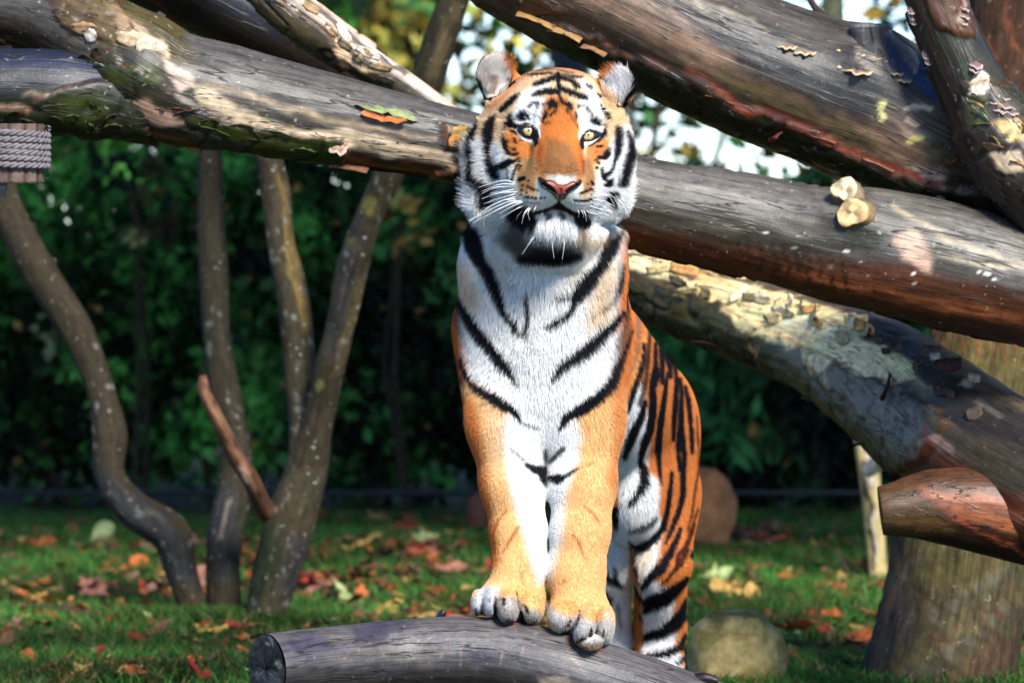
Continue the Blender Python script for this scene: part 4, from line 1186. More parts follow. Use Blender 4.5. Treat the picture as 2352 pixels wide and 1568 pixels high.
ob, _ = tube("trunk", [(2150, 1760, 2.2, 210), (2152, 1660, 2.2, 190), (2160, 1560, 2.2, 172), (2185, 1420, 2.25, 158), (2205, 1290, 2.32, 152), (2240, 1080, 2.45, 152), (2285, 820, 2.7, 152), (2315, 600, 2.8, 150), (2345, 380, 2.9, 150), (2375, 120, 3.0, 150), (2400, -150, 3.1, 148), (2440, -700, 3.2, 140)], BARK_M,
             [po((.12, .105, .030), 30, (2060, 1240), (2352, 1240), (2352, 1420), (2250, 1400), (2120, 1340), op=.85), po((.15, .12, .030), 30, (2130, 700), (2400, 700), (2400, 960), (2300, 950), (2150, 830)), po((.05, .050, .055), 36, (1960, 1580), (2010, 1350), (2060, 1240), (2100, 1380), (2110, 1600)), po((.11, .045, .025), 30, (2250, 1380), (2340, 1360), (2340, 1520), (2230, 1540), op=.7), po((.26, .10, .06), 16, (2030, 1360), (2070, 1350), (2060, 1420), op=.6),  # dark left flank, brighter yellow parts: light and shade put into the colour
              po((.07, .022, .012), 40, (2180, -50), (2420, -50), (2420, 300), (2250, 200))] + [so((.40, .10, .04), 6, (2150 + 30 * k, 750 + 8 * (k % 3), 4), (2155 + 30 * k, 820 + 20 * (k % 2), 3), op=.8) for k in range(7)] + [so((.40, .10, .04), 6, (2240 + 17 * k, 20 + 37 * (k % 4), 4), (2250 + 17 * k, 70 + 37 * (k % 4), 3), op=.8) for k in range(7)]
             + [so(((.10, .11, .035), (.16, .15, .06), (.05, .045, .03), (.13, .07, .035), (.14, .14, .11))[k % 5], 8, (1990 + 350 * ((k * 0.618) % 1), 1230 + 340 * ((k * 0.387) % 1), 7 + 12 * ((k * .73) % 1)), (1996 + 350 * ((k * 0.618) % 1), 1245 + 340 * ((k * 0.387) % 1), 5 + 9 * ((k * .37) % 1)), op=.75) for k in range(110)],
             (.060, .046, .020), 0.014, 110, 91, .05, .06, [('p', [(1900, 1200), (2450, 1200), (2450, 1700), (1900, 1700)], .8), ('p', [(2100, -100), (2500, -100), (2500, 1000), (2100, 1000)], .8)], .006, lichen=.25, tone=.82, edge_col=(.05, .035, .018))
on(bt, ob)
pt_ = empty("pale_tree", P(2010, 1300, 6.5))
tag(pt_, "thin pale trunk standing far behind the logs, seen in pieces between them", "tree")
ob, _ = tube("trunk", [(2022, 1400, 6.4, 26), (2016, 1300, 6.4, 22), (2000, 1120, 6.4, 24), (1985, 1000, 6.4, 24), (1960, 700, 6.4, 24), (1938, 410, 6.4, 25), (1922, 150, 6.4, 24), (1912, 0, 6.4, 24), (1900, -260, 6.4, 22)], BARK_M, [so((.55, .48, .38), 10, (1990, 1000, 16), (2005, 1100, 14), op=.9), so((.45, .42, .40), 8, (2006, 1180, 8), (2012, 1300, 6), op=.8), so((.12, .07, .04), 5, (1980, 1060, 4), (2000, 1180, 5), (2010, 1300, 5))], (.46, .36, .16), 0.02, 40, 93, .05, .03, None, .003, lichen=.2)
on(pt_, ob)
ob, _ = tube("snag", [(1992, 1085, 6.3, 14), (2015, 1062, 6.25, 20), (2026, 1050, 6.2, 14)], BARK_M, (), (.60, .54, .46), 0.01, 30, 95, .1, .05, None, .003)
on(pt_, ob)
dp, _ = tube("dark_post", [(1306, 1200, 9.2, 38), (1306, 500, 9.2, 38), (1306, 160, 9.2, 38), (1306, 92, 9.2, 37), (1306, 84, 9.2, 30)], flat_mat("dark_paint", (.012, .018, .045), .6, .3, 20, .2), (), (.02, .02, .05), .05, 32, 97, .005, .002)
tag(dp, "dark blue square topped post behind the crown of the tiger's head", "post")
tw, _ = tube("dead_twig", [(1830, -60, 1.8, 7), (1870, 15, 1.8, 8), (1905, 55, 1.75, 9), (1940, 90, 1.6, 10), (1975, 150, 1.4, 10)], BARK_M, (), (.11, .055, .05), .008, 20, 99, .1, .06)
tag(tw, "thin bare twig standing on top of the thick log beside the pale trunk", "twig")

# ================================================================== FENCE AT THE BACK
fe = empty("wire_fence", (0, 10.3, 0))
tag(fe, "dark chain link fence with a low grey rail along the back of the lawn", "fence")
fm_ = flat_mat("fence_metal", (.02, .024, .026), .5, .5, 30, .3)


def bars(name, segs, r, mat, n=6):
    vs, fs = [], []
    for a, b in segs:
        a, b = np.array(a, float), np.array(b, float)
        t = (b - a) / np.linalg.norm(b - a)
        u = np.cross(t, [0, 0, 1.0]) if abs(t[2]) < .9 else np.cross(t, [1.0, 0, 0])
        u /= np.linalg.norm(u)
        w = np.cross(t, u)
        k0 = len(vs)
        for p in (a, b):
            for j in range(n):
                x = 2 * math.pi * j / n
                vs.append(p + (u * math.cos(x) + w * math.sin(x)) * r)
        for j in range(n):
            fs.append((k0 + j, k0 + (j + 1) % n, k0 + n + (j + 1) % n, k0 + n + j))
    return mesh_obj(name, np.array(vs), np.array(fs), mat)


on(fe, bars("bottom_rail", [((-7, 10.3, .09), (7, 10.3, .09))], .014, flat_mat("rail_metal", (.022, .026, .028), .7, .3, 30, .3), 10))
on(fe, bars("top_rail", [((-7, 10.3, 2.6), (7, 10.3, 2.6))], .02, fm_, 10))
for x in (-6, -3.2, 3.4, 6):
    on(fe, bars("post", [((x, 10.34, -.1), (x, 10.34, 2.62))], .03, fm_, 12))
sg = []
for k in range(-30, 150):
    x0 = -7 + k * 0.085
    for s in (1, -1):
        a = (x0, 10.3, .12) if s > 0 else (x0 + 2.47, 10.3, .12)
        b = (x0 + 2.47, 10.3, 2.59) if s > 0 else (x0, 10.3, 2.59)
        if -7 <= x0 and x0 + 2.47 <= 7:
            sg.append((a, b))
wm_ = on(fe, bars("wire_mesh", sg, .0011, flat_mat("dark_wire", (.012, .014, .015), .6, .3, 30, .2), 3))
wm_["kind"] = "stuff"

# ================================================================== SHRUBS AND TREES BEHIND
LEAF_M = attr_mat("foliage", .55, .25, 12, .35)


def leaves_mesh(name, pts, size, cols, seed, elong=1.6, droop=0.0, flatn=0.0):
    """one mesh of separate leaf faces: folded rhombs scattered at pts"""
    g = np.random.default_rng(seed)
    n = len(pts)
    d = g.normal(size=(n, 3))
    d[:, 2] -= droop
    d /= np.linalg.norm(d, axis=1, keepdims=True)
    e = g.normal(size=(n, 3))
    e[:, 2] += flatn * 0
    s = np.cross(d, e)
    s /= np.maximum(np.linalg.norm(s, axis=1, keepdims=True), 1e-6)
    nn = np.cross(d, s)
    sz = size * (0.55 + 0.9 * g.random(n))[:, None]
    v = np.empty((n, 5, 3))
    v[:, 0] = pts
    v[:, 1] = pts + d * sz * .5 * elong + s * sz * .5 + nn * sz * .10
    v[:, 2] = pts + d * sz * elong
    v[:, 3] = pts + d * sz * .5 * elong - s * sz * .5 + nn * sz * .10
    v[:, 4] = pts + d * sz * .5 * elong
    f = (np.arange(n)[:, None, None] * 5 + np.array([[0, 1, 4], [1, 2, 4], [2, 3, 4], [3, 0, 4]])[None]).reshape(-1, 3)
    return mesh_obj(name, v.reshape(-1, 3), f, LEAF_M, None, False, {"col": rgba(np.repeat(cols, 5, axis=0))})


def blob_points(g, c, r, n, seed, thr=.42, freq=2.2):
    out = []
    while sum(len(o) for o in out) < n:
        q = g.normal(size=(n * 2, 3))
        q /= np.linalg.norm(q, axis=1, keepdims=True)
        q *= (g.random((n * 2, 1)) ** 0.45)
        p = np.array(c) + q * np.array(r)
        k = fbm(p * freq, seed, 3) > thr
        out.append(p[k])
    return np.vstack(out)[:n]


def shrub(name, c, r, n, size, col, label, cat, seed, thr=.42, freq=2.2, elong=1.5, droop=.2, spots=None, group=None, stems=5, mixc=None):
    g = np.random.default_rng(seed)
    rt = empty(name, (c[0], c[1], 0))
    tag(rt, label, cat, group)
    p = blob_points(g, c, r, n, seed, thr, freq)
    p = p[p[:, 2] > 0.02]
    tone = 0.08 + 2.9 * sstep(.42, .74, fbm(p * 3.3, seed + 4, 3))[:, None]  # lit and near-black leaf clumps put into the leaf colour
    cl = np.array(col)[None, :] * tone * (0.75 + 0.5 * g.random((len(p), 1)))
    if mixc is not None:
        w = sstep(.5, .62, fbm(p * 1.7, seed + 8, 3))[:, None]
        cl = lerp(cl, np.array(mixc)[None, :] * tone, w)
    if spots:
        m = g.random(len(p)) < spots[1]
        cl[m] = np.array(spots[0]) * (0.7 + 0.6 * g.random((m.sum(), 1)))  # scattered leaves coloured bright as glints of light
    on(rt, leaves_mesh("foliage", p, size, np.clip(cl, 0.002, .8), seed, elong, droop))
    sg_ = []
    for k in range(stems):
        b = np.array([c[0] + g.normal() * r[0] * .15, c[1] + g.normal() * .1, -0.03])
        e = np.array(c) + g.normal(size=3) * np.array(r) * .35
        m_ = (b + e) / 2 + g.normal(size=3) * .06
        sg_ += [(b, m_), (m_, e)]
    on(rt, bars("stems", sg_, 0.012 + 0.01 * r[2] / 2, BARKF_M, 7))
    return rt


BARKF_M = flat_mat("stem_bark", (.045, .032, .02), .85, .15, 14, .4)
SH = (.060, .200, .036)
for k, (x, w, h, c_, lb) in enumerate(((-4.3, .95, 1.8, SH, "broad green shrub behind the fence beyond the left edge"), (4.0, .95, 1.8, SH, "broad green shrub behind the fence beyond the massive trunk"), (-3.0, .9, 1.75, SH, "broad green shrub behind the fence at the far left"), (-1.95, .75, 1.62, (.070, .225, .036), "leafy green shrub behind the curved trunk"), (-1.25, .62, 1.7, SH, "dense green shrub behind the slim dark trunk"), (-.55, .6, 1.7, (.048, .165, .034), "dark green shrub behind the limb of the forked tree"),
                                       (.10, .6, 1.5, (.036, .13, .034), "dark green shrub behind the shoulder of the tiger"), (.85, .7, 1.35, (.034, .125, .036), "low dark shrub right of the tiger"), (1.65, .75, 1.45, (.034, .125, .036), "feathery dark shrub behind the flaking log"), (2.6, .9, 1.7, SH, "green shrub behind the massive trunk"))):
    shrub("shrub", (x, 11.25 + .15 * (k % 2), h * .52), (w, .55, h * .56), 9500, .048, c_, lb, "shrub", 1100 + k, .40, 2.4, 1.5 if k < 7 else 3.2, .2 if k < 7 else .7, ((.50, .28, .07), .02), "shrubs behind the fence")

# trees beyond the fence
for k, (x, y, z, r, n, sz, c_, lb, thr, mc) in enumerate((
        (-3.6, 14.0, 2.9, (2.0, 1.0, 1.9), 15000, .075, (.044, .17, .036), "green tree beyond the fence at the far left", .40, None),
        (-1.80, 14.6, 2.85, (1.10, 1.0, 1.75), 11000, .075, (.050, .19, .036), "green tree beyond the fence left of centre", .42, None),
        (.50, 16.0, 2.9, (1.15, 1.0, 1.55), 3200, .070, (.030, .090, .020), "light green tree with gaps of sky above the tiger", .53, (.36, .25, .03)),
        (3.6, 15.0, 3.2, (1.95, 1.0, 1.9), 12000, .075, (.022, .095, .030), "dark green tree beyond the fence at the right", .46, None),
        (-.85, 24.0, 2.7, (.42, .6, 1.1), 1500, .11, (.56, .40, .05), "yellow autumn tree far behind the peeling log", .40, (.50, .42, .08)),
        (1.25, 25.0, .95, (.85, .6, .85), 1600, .10, (.52, .38, .06), "low yellow tree far behind, right of the tiger's head", .45, (.10, .16, .03)))):
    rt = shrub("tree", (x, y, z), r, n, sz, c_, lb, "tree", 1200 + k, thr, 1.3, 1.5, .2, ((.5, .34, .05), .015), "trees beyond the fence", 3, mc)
shrub("tree", (.95, 19.0, 2.1), (1.1, .7, 1.3), 520, .08, (.05, .14, .04), "sparse tree with sky showing through, right of the tiger's head", "tree", 1291, .50, 1.9, 1.5, .2, ((.5, .34, .05), .06), "trees beyond the fence", 2, None)
shrub("tree", (-.15, 19.5, 2.9), (1.0, .7, 1.1), 700, .085, (.06, .16, .04), "sparse tree with sky showing through, above the long log", "tree", 1292, .50, 1.9, 1.5, .2, ((.5, .34, .05), .06), "trees beyond the fence", 2, (.42, .32, .06))
sp_ = shrub("sapling", (-1.62, 10.75, 1.32), (.16, .12, .20), 150, .034, (.85, .70, .28), "spray of pale leaves standing in for a bright gap in the shrubs at the left", "sapling", 1301, .45, 5, 1.3, .2, None, None, 2, (.80, .70, .40))  # pale leaves added to read as a bright gap with blurred dots
sp_ = shrub("sapling", (-.46, 10.75, 1.25), (.08, .1, .12), 45, .045, (.80, .45, .12), "small spray of bright orange leaves added between the forked tree and the tiger", "sapling", 1302, .45, 5, 1.3, .2, None, None, 2, None)  # orange leaves added to read as bright blurred dots

# crowns for the standing trees, unseen above the picture, placed to shade the back
CR = (.030, .075, .018)
for rt, blobs, n in ((cv, ((-.6, 5.2, 4.6, 2.0, 1.5, 1.1), (.6, 6.6, 5.2, 1.6, 1.5, 1.0)), 3600), (fk, ((1.2, 4.6, 4.2, 1.9, 1.6, 1.1), (2.2, 6.8, 5.0, 1.8, 1.6, 1.1)), 4200), (s2, ((-1.2, 8.2, 4.6, 2.0, 1.3, 1.0),), 2200), (bt, ((3.6, 4.0, 4.6, 2.2, 2.0, 1.4), (4.4, 7.0, 5.2, 2.2, 1.8, 1.3), (1.9, 9.0, 4.8, 1.8, 1.2, 1.0)), 8500)):
    g = np.random.default_rng(len(rt.name) * 7 + n)
    pp = np.vstack([blob_points(g, b[:3], b[3:], n // len(blobs), 1400 + n, .40, .9) for b in blobs])
    cl = np.array(CR)[None, :] * (0.6 + 0.8 * g.random((len(pp), 1)))
    on(rt, leaves_mesh("crown", pp, .13, cl, n, 1.5, .2))

# ================================================================== THE TIGER
# ---- body surface: smooth union of tapered limbs and ellipsoids, meshed once as one skin
GS = 0.005
T_LO = np.array([-0.20, -0.46, -0.02])
T_HI = np.array([0.52, 1.78, 1.70])
GN = np.ceil((T_HI - T_LO) / GS).astype(int)
gx = (T_LO[0] + GS * np.arange(GN[0])).astype(np.float32)
gy = (T_LO[1] + GS * np.arange(GN[1])).astype(np.float32)
gz = (T_LO[2] + GS * np.arange(GN[2])).astype(np.float32)
F = np.full(tuple(GN), 1.0, dtype=np.float32)


def _slice(lo, hi):
    a = np.clip(((lo - T_LO) / GS).astype(int), 0, GN - 1)
    b = np.clip(((hi - T_LO) / GS).astype(int) + 2, 1, GN)
    return tuple(slice(a[k], b[k]) for k in range(3))


def _apply(sl, d, k, sub=False):
    a = F[sl]
    if sub:
        d = -d
        h = np.maximum(k - np.abs(a - d), 0) / k
        F[sl] = np.maximum(a, d) + h * h * k * 0.25
    else:
        h = np.maximum(k - np.abs(a - d), 0) / k
        F[sl] = np.minimum(a, d) - h * h * k * 0.25


def cone(a, b, k=0.05, sub=False):
    """a, b = (px, py, Y, radius px)"""
    pa, pb = P(*a[:3]).astype(np.float32), P(*b[:3]).astype(np.float32)
    ra, rb = M(a[3], a[2]), M(b[3], b[2])
    pad = max(ra, rb) + k + 0.02
    sl = _slice(np.minimum(pa, pb) - pad, np.maximum(pa, pb) + pad)
    X, Yg, Z = gx[sl[0]][:, None, None], gy[sl[1]][None, :, None], gz[sl[2]][None, None, :]
    ba = pb - pa
    t = np.clip(((X - pa[0]) * ba[0] + (Yg - pa[1]) * ba[1] + (Z - pa[2]) * ba[2]) / max(float(ba @ ba), 1e-9), 0, 1)
    d = np.sqrt((X - pa[0] - ba[0] * t) ** 2 + (Yg - pa[1] - ba[1] * t) ** 2 + (Z - pa[2] - ba[2] * t) ** 2) - (ra + (rb - ra) * t)
    _apply(sl, d, k, sub)


def ell(c, r, k=0.05, roll=0.0, yaw=0.0, pitch=0.0, sub=False):
    """c = (px, py, Y); r = (px, px, metres in depth); roll in the picture plane (degrees, clockwise positive)"""
    pc = P(*c).astype(np.float32)
    rr = np.array([M(r[0], c[2]), r[2], M(r[1], c[2])], dtype=np.float32)
    pad = float(rr.max()) + k + 0.02
    sl = _slice(pc - pad, pc + pad)
    X, Yg, Z = gx[sl[0]][:, None, None] - pc[0], gy[sl[1]][None, :, None] - pc[1], gz[sl[2]][None, None, :] - pc[2]
    ro, ya, pi_ = math.radians(roll), math.radians(yaw), math.radians(pitch)
    x1 = X * math.cos(ro) - Z * math.sin(ro)
    z1 = X * math.sin(ro) + Z * math.cos(ro)
    x2 = x1 * math.cos(ya) + Yg * math.sin(ya)
    y2 = -x1 * math.sin(ya) + Yg * math.cos(ya)
    y3 = y2 * math.cos(pi_) + z1 * math.sin(pi_)
    z3 = -y2 * math.sin(pi_) + z1 * math.cos(pi_)
    k0 = np.sqrt((x2 / rr[0]) ** 2 + (y3 / rr[1]) ** 2 + (z3 / rr[2]) ** 2)
    k1 = np.sqrt((x2 / rr[0] ** 2) ** 2 + (y3 / rr[1] ** 2) ** 2 + (z3 / rr[2] ** 2) ** 2)
    d = k0 * (k0 - 1) / np.maximum(k1, 1e-6)
    _apply(sl, d, k, sub)


# trunk
cone((1258, 850, 0.26, 172), (1424, 958, 1.10, 148), 0.08)
cone((1335, 825, 0.55, 158), (1430, 955, 1.10, 146), 0.08)
ell((1246, 790, 0.16), (170, 200, 0.22), 0.06)
ell((1250, 930, 0.12), (150, 120, 0.16), 0.06)
cone((1257, 478, 0.10, 148), (1248, 610, 0.09, 172), 0.05)
cone((1248, 610, 0.09, 172), (1247, 715, 0.13, 178), 0.05)
cone((1262, 440, 0.06, 116), (1258, 520, 0.08, 135), 0.06)
ell((1436, 1005, 1.22), (142, 155, 0.30), 0.07)
ell((1455, 1120, 0.98), (72, 120, 0.20), 0.05)
# fore legs
cone((1142, 760, 0.14, 80), (1160, 980, 0.03, 76), 0.05)
cone((1158, 980, 0.03, 78), (1178, 1110, 0.02, 70), 0.04)
cone((1178, 1110, 0.02, 70), (1190, 1220, 0.01, 58), 0.03)
cone((1190, 1220, 0.01, 58), (1194, 1300, 0.00, 55), 0.03)
cone((1194, 1300, 0.00, 56), (1180, 1372, -0.01, 58), 0.03)
cone((1352, 760, 0.14, 80), (1345, 980, 0.03, 77), 0.05)
cone((1346, 980, 0.03, 78), (1340, 1110, 0.01, 70), 0.04)
cone((1340, 1110, 0.01, 70), (1335, 1220, -0.01, 60), 0.03)
cone((1335, 1220, -0.01, 60), (1326, 1310, -0.02, 56), 0.03)
cone((1326, 1310, -0.02, 58), (1330, 1400, -0.04, 60), 0.03)
# fore paws: palm and four toes each (toe centres measured in the paw close-up)


def zh(x, y):
    return 1063.1 + 0.16 * x, 1298.3 + 0.16 * y


ell((1172, 1375, -0.01), (74, 44, 0.075), 0.03)
for (tx, ty, rx, ry, Yt, ro) in ((215, 520, 88, 175, -0.045, 8), (395, 520, 95, 190, -0.075, 4), (650, 600, 150, 215, -0.095, 0), (985, 600, 170, 215, -0.075, -6)):
    q = zh(tx, ty)
    ell((q[0], q[1], Yt), (rx * 0.16, ry * 0.16, 0.055), 0.010, roll=ro)
ell((1334, 1415, -0.04), (68, 48, 0.075), 0.03)
for (tx, ty, rx, ry, Yt, ro) in ((1425, 720, 205, 230, -0.100, 14), (1760, 860, 140, 265, -0.140, 22), (2045, 850, 125, 275, -0.105, 4), (1830, 1090, 170, 105, -0.135, 0)):
    q = zh(tx, ty)
    ell((q[0], q[1], Yt), (rx * 0.16, ry * 0.16, 0.055), 0.010, roll=ro)
# hind legs
ell((1526, 1080, 1.18), (70, 200, 0.22), 0.06)
cone((1535, 1140, 1.10, 68), (1522, 1290, 1.02, 58), 0.05)
cone((1522, 1290, 1.02, 58), (1520, 1440, 1.22, 50), 0.04)
cone((1520, 1440, 1.22, 48), (1518, 1610, 1.16, 46), 0.03)
ell((1516, 1640, 1.08), (62, 34, 0.11), 0.03)
ell((1395, 1090, 1.20), (72, 190, 0.22), 0.07)
cone((1400, 1150, 1.14, 62), (1398, 1290, 1.06, 46), 0.04)
cone((1398, 1290, 1.06, 44), (1400, 1450, 1.24, 36), 0.04)
cone((1400, 1450, 1.24, 36), (1400, 1610, 1.18, 38), 0.03)
ell((1400, 1640, 1.10), (56, 34, 0.11), 0.03)
# tail, hanging behind
cone((1470, 880, 1.45, 34), (1515, 1120, 1.58, 24), 0.04)
cone((1515, 1120, 1.58, 24), (1525, 1420, 1.62, 18), 0.03)
# head
ell((1279, 268, -0.10), (142, 108, 0.125), 0.04, roll=2)
ell((1144, 290, -0.06), (40, 66, 0.07), 0.05, roll=8)
ell((1398, 305, -0.06), (34, 62, 0.07), 0.05, roll=-8)
ell((1279, 350, -0.09), (150, 130, 0.12), 0.05)
ell((1143, 380, -0.055), (48, 100, 0.08), 0.06, roll=-6)
ell((1390, 388, -0.055), (38, 98, 0.08), 0.06, roll=8)
ell((1156, 432, -0.07), (50, 56, 0.08), 0.05)
ell((1376, 438, -0.07), (46, 56, 0.08), 0.05)
ell((1269, 470, -0.10), (115, 95, 0.10), 0.05)
cone((1216, 262, -0.185, 30), (1340, 268, -0.185, 30), 0.03)          # brow
cone((1279, 262, -0.190, 44), (1286, 400, -0.325, 44), 0.035)         # bridge of the nose
cone((1262, 310, -0.225, 30), (1262, 398, -0.320, 34), 0.03)
cone((1304, 310, -0.225, 30), (1308, 398, -0.320, 34), 0.03)
ell((1195, 365, -0.185), (42, 48, 0.05), 0.04)                        # cheek bones
ell((1372, 372, -0.185), (38, 48, 0.05), 0.04)
ell((1286, 420, -0.330), (42, 26, 0.036), 0.02)                       # nose
ell((1234, 438, -0.265), (52, 48, 0.070), 0.05, roll=-8)             # muzzle pads
ell((1332, 441, -0.265), (46, 48, 0.070), 0.05, roll=8)
ell((1212, 405, -0.20), (46, 46, 0.060), 0.05)
ell((1355, 410, -0.20), (40, 46, 0.060), 0.05)
ell((1271, 506, -0.240), (46, 34, 0.050), 0.03)                       # chin
cone((1271, 500, -0.20, 50), (1268, 520, -0.10, 75), 0.05)
cone((1281, 462, -0.345, 5), (1281, 482, -0.335, 5), 0.012, sub=True)  # split lip
cone((1283, 468, -0.33, 6), (1225, 490, -0.315, 7), 0.012, sub=True)
cone((1287, 470, -0.33, 6), (1325, 491, -0.315, 8), 0.012, sub=True)
# ears, cupped
ell((1144, 184, -0.045), (46, 62, 0.030), 0.03, roll=-24, yaw=-14)
ell((1140, 182, -0.092), (33, 44, 0.026), 0.012, roll=-24, yaw=-14, sub=True)
ell((1412, 206, -0.045), (43, 58, 0.030), 0.03, roll=26, yaw=14)
ell((1417, 206, -0.092), (31, 41, 0.026), 0.012, roll=26, yaw=14, sub=True)


def surface_nets(F):
    ins = F < 0
    c = ins[:-1, :-1, :-1].astype(np.int8)
    for dx, dy, dz in ((1, 0, 0), (0, 1, 0), (0, 0, 1), (1, 1, 0), (1, 0, 1), (0, 1, 1), (1, 1, 1)):
        c = c + ins[dx:F.shape[0] - 1 + dx, dy:F.shape[1] - 1 + dy, dz:F.shape[2] - 1 + dz]
    act = (c > 0) & (c < 8)
    cells = np.argwhere(act)
    idx = np.full(act.shape, -1, dtype=np.int32)
    idx[act] = np.arange(len(cells), dtype=np.int32)
    cv = {}
    for o in np.ndindex(2, 2, 2):
        cv[o] = F[cells[:, 0] + o[0], cells[:, 1] + o[1], cells[:, 2] + o[2]]
    acc = np.zeros((len(cells), 3))
    cnt = np.zeros(len(cells))
    corners = list(np.ndindex(2, 2, 2))
    for a in corners:
        for ax in range(3):
            if a[ax] == 0:
                b = list(a)
                b[ax] = 1
                b = tuple(b)
                fa, fb = cv[a], cv[b]
                m = (fa < 0) != (fb < 0)
                t = fa / np.where(m, fa - fb, 1)
                p = np.zeros((len(cells), 3))
                p += np.array(a)
                p[:, ax] += t
                acc[m] += p[m]
                cnt[m] += 1
    V = cells + acc / cnt[:, None]
    quads = []
    for ax in range(3):
        u, v = (ax + 1) % 3, (ax + 2) % 3
        sa = [slice(None)] * 3
        sb = [slice(None)] * 3
        sa[ax] = slice(0, -1)
        sb[ax] = slice(1, None)
        A, B = ins[tuple(sa)], ins[tuple(sb)]
        e = np.argwhere(A != B)
        ok = (e[:, u] > 0) & (e[:, v] > 0) & (e[:, u] < act.shape[u]) & (e[:, v] < act.shape[v])
        e = e[ok]
        q = []
        for du, dv in ((0, 0), (1, 0), (1, 1), (0, 1)):
            cc = e.copy()
            cc[:, u] -= du
            cc[:, v] -= dv
            q.append(idx[cc[:, 0], cc[:, 1], cc[:, 2]])
        q = np.stack(q, axis=1)
        flip = ~A[e[:, 0], e[:, 1], e[:, 2]]
        q[flip] = q[flip][:, ::-1]
        quads.append(q)
    return T_LO + V * GS, np.vstack(quads)


TV, TF = surface_nets(F)
del F


def vert_normals(V, Q):
    n = np.cross(V[Q[:, 2]] - V[Q[:, 0]], V[Q[:, 3]] - V[Q[:, 1]])
    N = np.zeros_like(V)
    for k in range(4):
        np.add.at(N, Q[:, k], n)
    return N / np.maximum(np.linalg.norm(N, axis=1, keepdims=True), 1e-12)


for _ in range(2):                                     # light smoothing
    acc = np.zeros_like(TV)
    cnt = np.zeros(len(TV))
    for k in range(4):
        np.add.at(acc, TF[:, k], TV[TF[:, (k + 1) % 4]])
        np.add.at(cnt, TF[:, k], 1)
        np.add.at(acc, TF[:, (k + 1) % 4], TV[TF[:, k]])
        np.add.at(cnt, TF[:, (k + 1) % 4], 1)
    TV = lerp(TV, acc / cnt[:, None], 0.5)
# head outline: the sides of the head are drawn in to the measured half widths, row by row
HROW = np.array([150, 200, 230, 260, 290, 330, 380, 420, 460, 490, 515, 540])
HL = np.array([1180, 1120, 1108, 1110, 1106, 1096, 1096, 1101, 1110, 1122, 1142, 1155])
HRT = np.array([1370, 1415, 1432, 1430, 1430, 1436, 1440, 1437, 1426, 1404, 1375, 1365])
hx0, hy0 = proj(TV)
hm = (TV[:, 1] < 0.06) & (hy0 < 540) & (hy0 > 245)
for sgn_, tgt in ((-1, HL), (1, HRT)):
    cur = np.array([max(((hx0 - 1278) * sgn_)[hm & (np.abs(hy0 - r_) < 8)].max(initial=0), 1) for r_ in HROW[3:]])
    ratio = np.clip(np.abs(tgt[3:] - 1278) / cur, 0.7, 1.25)
    sd_ = (hx0 - 1278) * sgn_
    mk = (TV[:, 1] < 0.12) & (sd_ > 0) & (hy0 < 545)
    rr0 = np.interp(hy0, HROW[3:], ratio)
    rr0 = np.where(hy0 < 260, lerp(1.0, rr0, sstep(225, 260, hy0)), rr0)
    rr0 = np.where(hy0 > 505, lerp(rr0, 1.0, sstep(505, 540, hy0)), rr0)
    wgt_ = sstep(0.45, 0.95, sd_ / np.interp(hy0, HROW[3:], cur)) * (1 - sstep(0.05, 0.12, TV[:, 1]))
    TV[:, 0] = np.where(mk, M(1278 - 1176, TV[:, 1]) + (TV[:, 0] - M(1278 - 1176, TV[:, 1])) * lerp(1.0, rr0, wgt_), TV[:, 0])
TN = vert_normals(TV, TF)

# ---- coat: every marking is a stroke traced from the photograph and laid on the coat from the front
ZONE = {'v': (0, 0, 1), 'a': (1053.7, 94.08, .144), 'b': (1260.7, 131.7, .144), 'c': (1044.3, 301.1, .144), 'd': (1260.7, 301.1, .144),
        'e': (1147.8, 395.1, .156), 'f': (1392.4, 564.5, .3), 'g': (1373.6, 987.8, .3599), 'h': (1063.1, 1298.3, .16),
        't': (1016.0, 564.5, .3), 'u': (1016.0, 987.8, .3702), 'm': (1016.0, 94.1, .336)}


def S(z, *pts):
    ox, oy, s = ZONE[z]
    return [(ox + p[0] * s, oy + p[1] * s) + ((p[2] * s,) if len(p) > 2 else ()) for p in pts]


BLK = (0.006, 0.006, 0.010)
WHT = (0.86, 0.86, 0.86)
CRM = (0.80, 0.58, 0.36)
ORG = (0.60, 0.195, 0.050)
DOR = (0.42, 0.09, 0.018)
GLD = (0.80, 0.47, 0.20)
TAN = (0.42, 0.24, 0.13)
GRY = (0.33, 0.30, 0.27)


def st(z, c, soft, *pts, op=1.0):
    return ('s', S(z, *pts), c, soft, op)


def pg(z, c, soft, *pts, op=1.0):
    return ('p', S(z, *pts), c, soft, op)


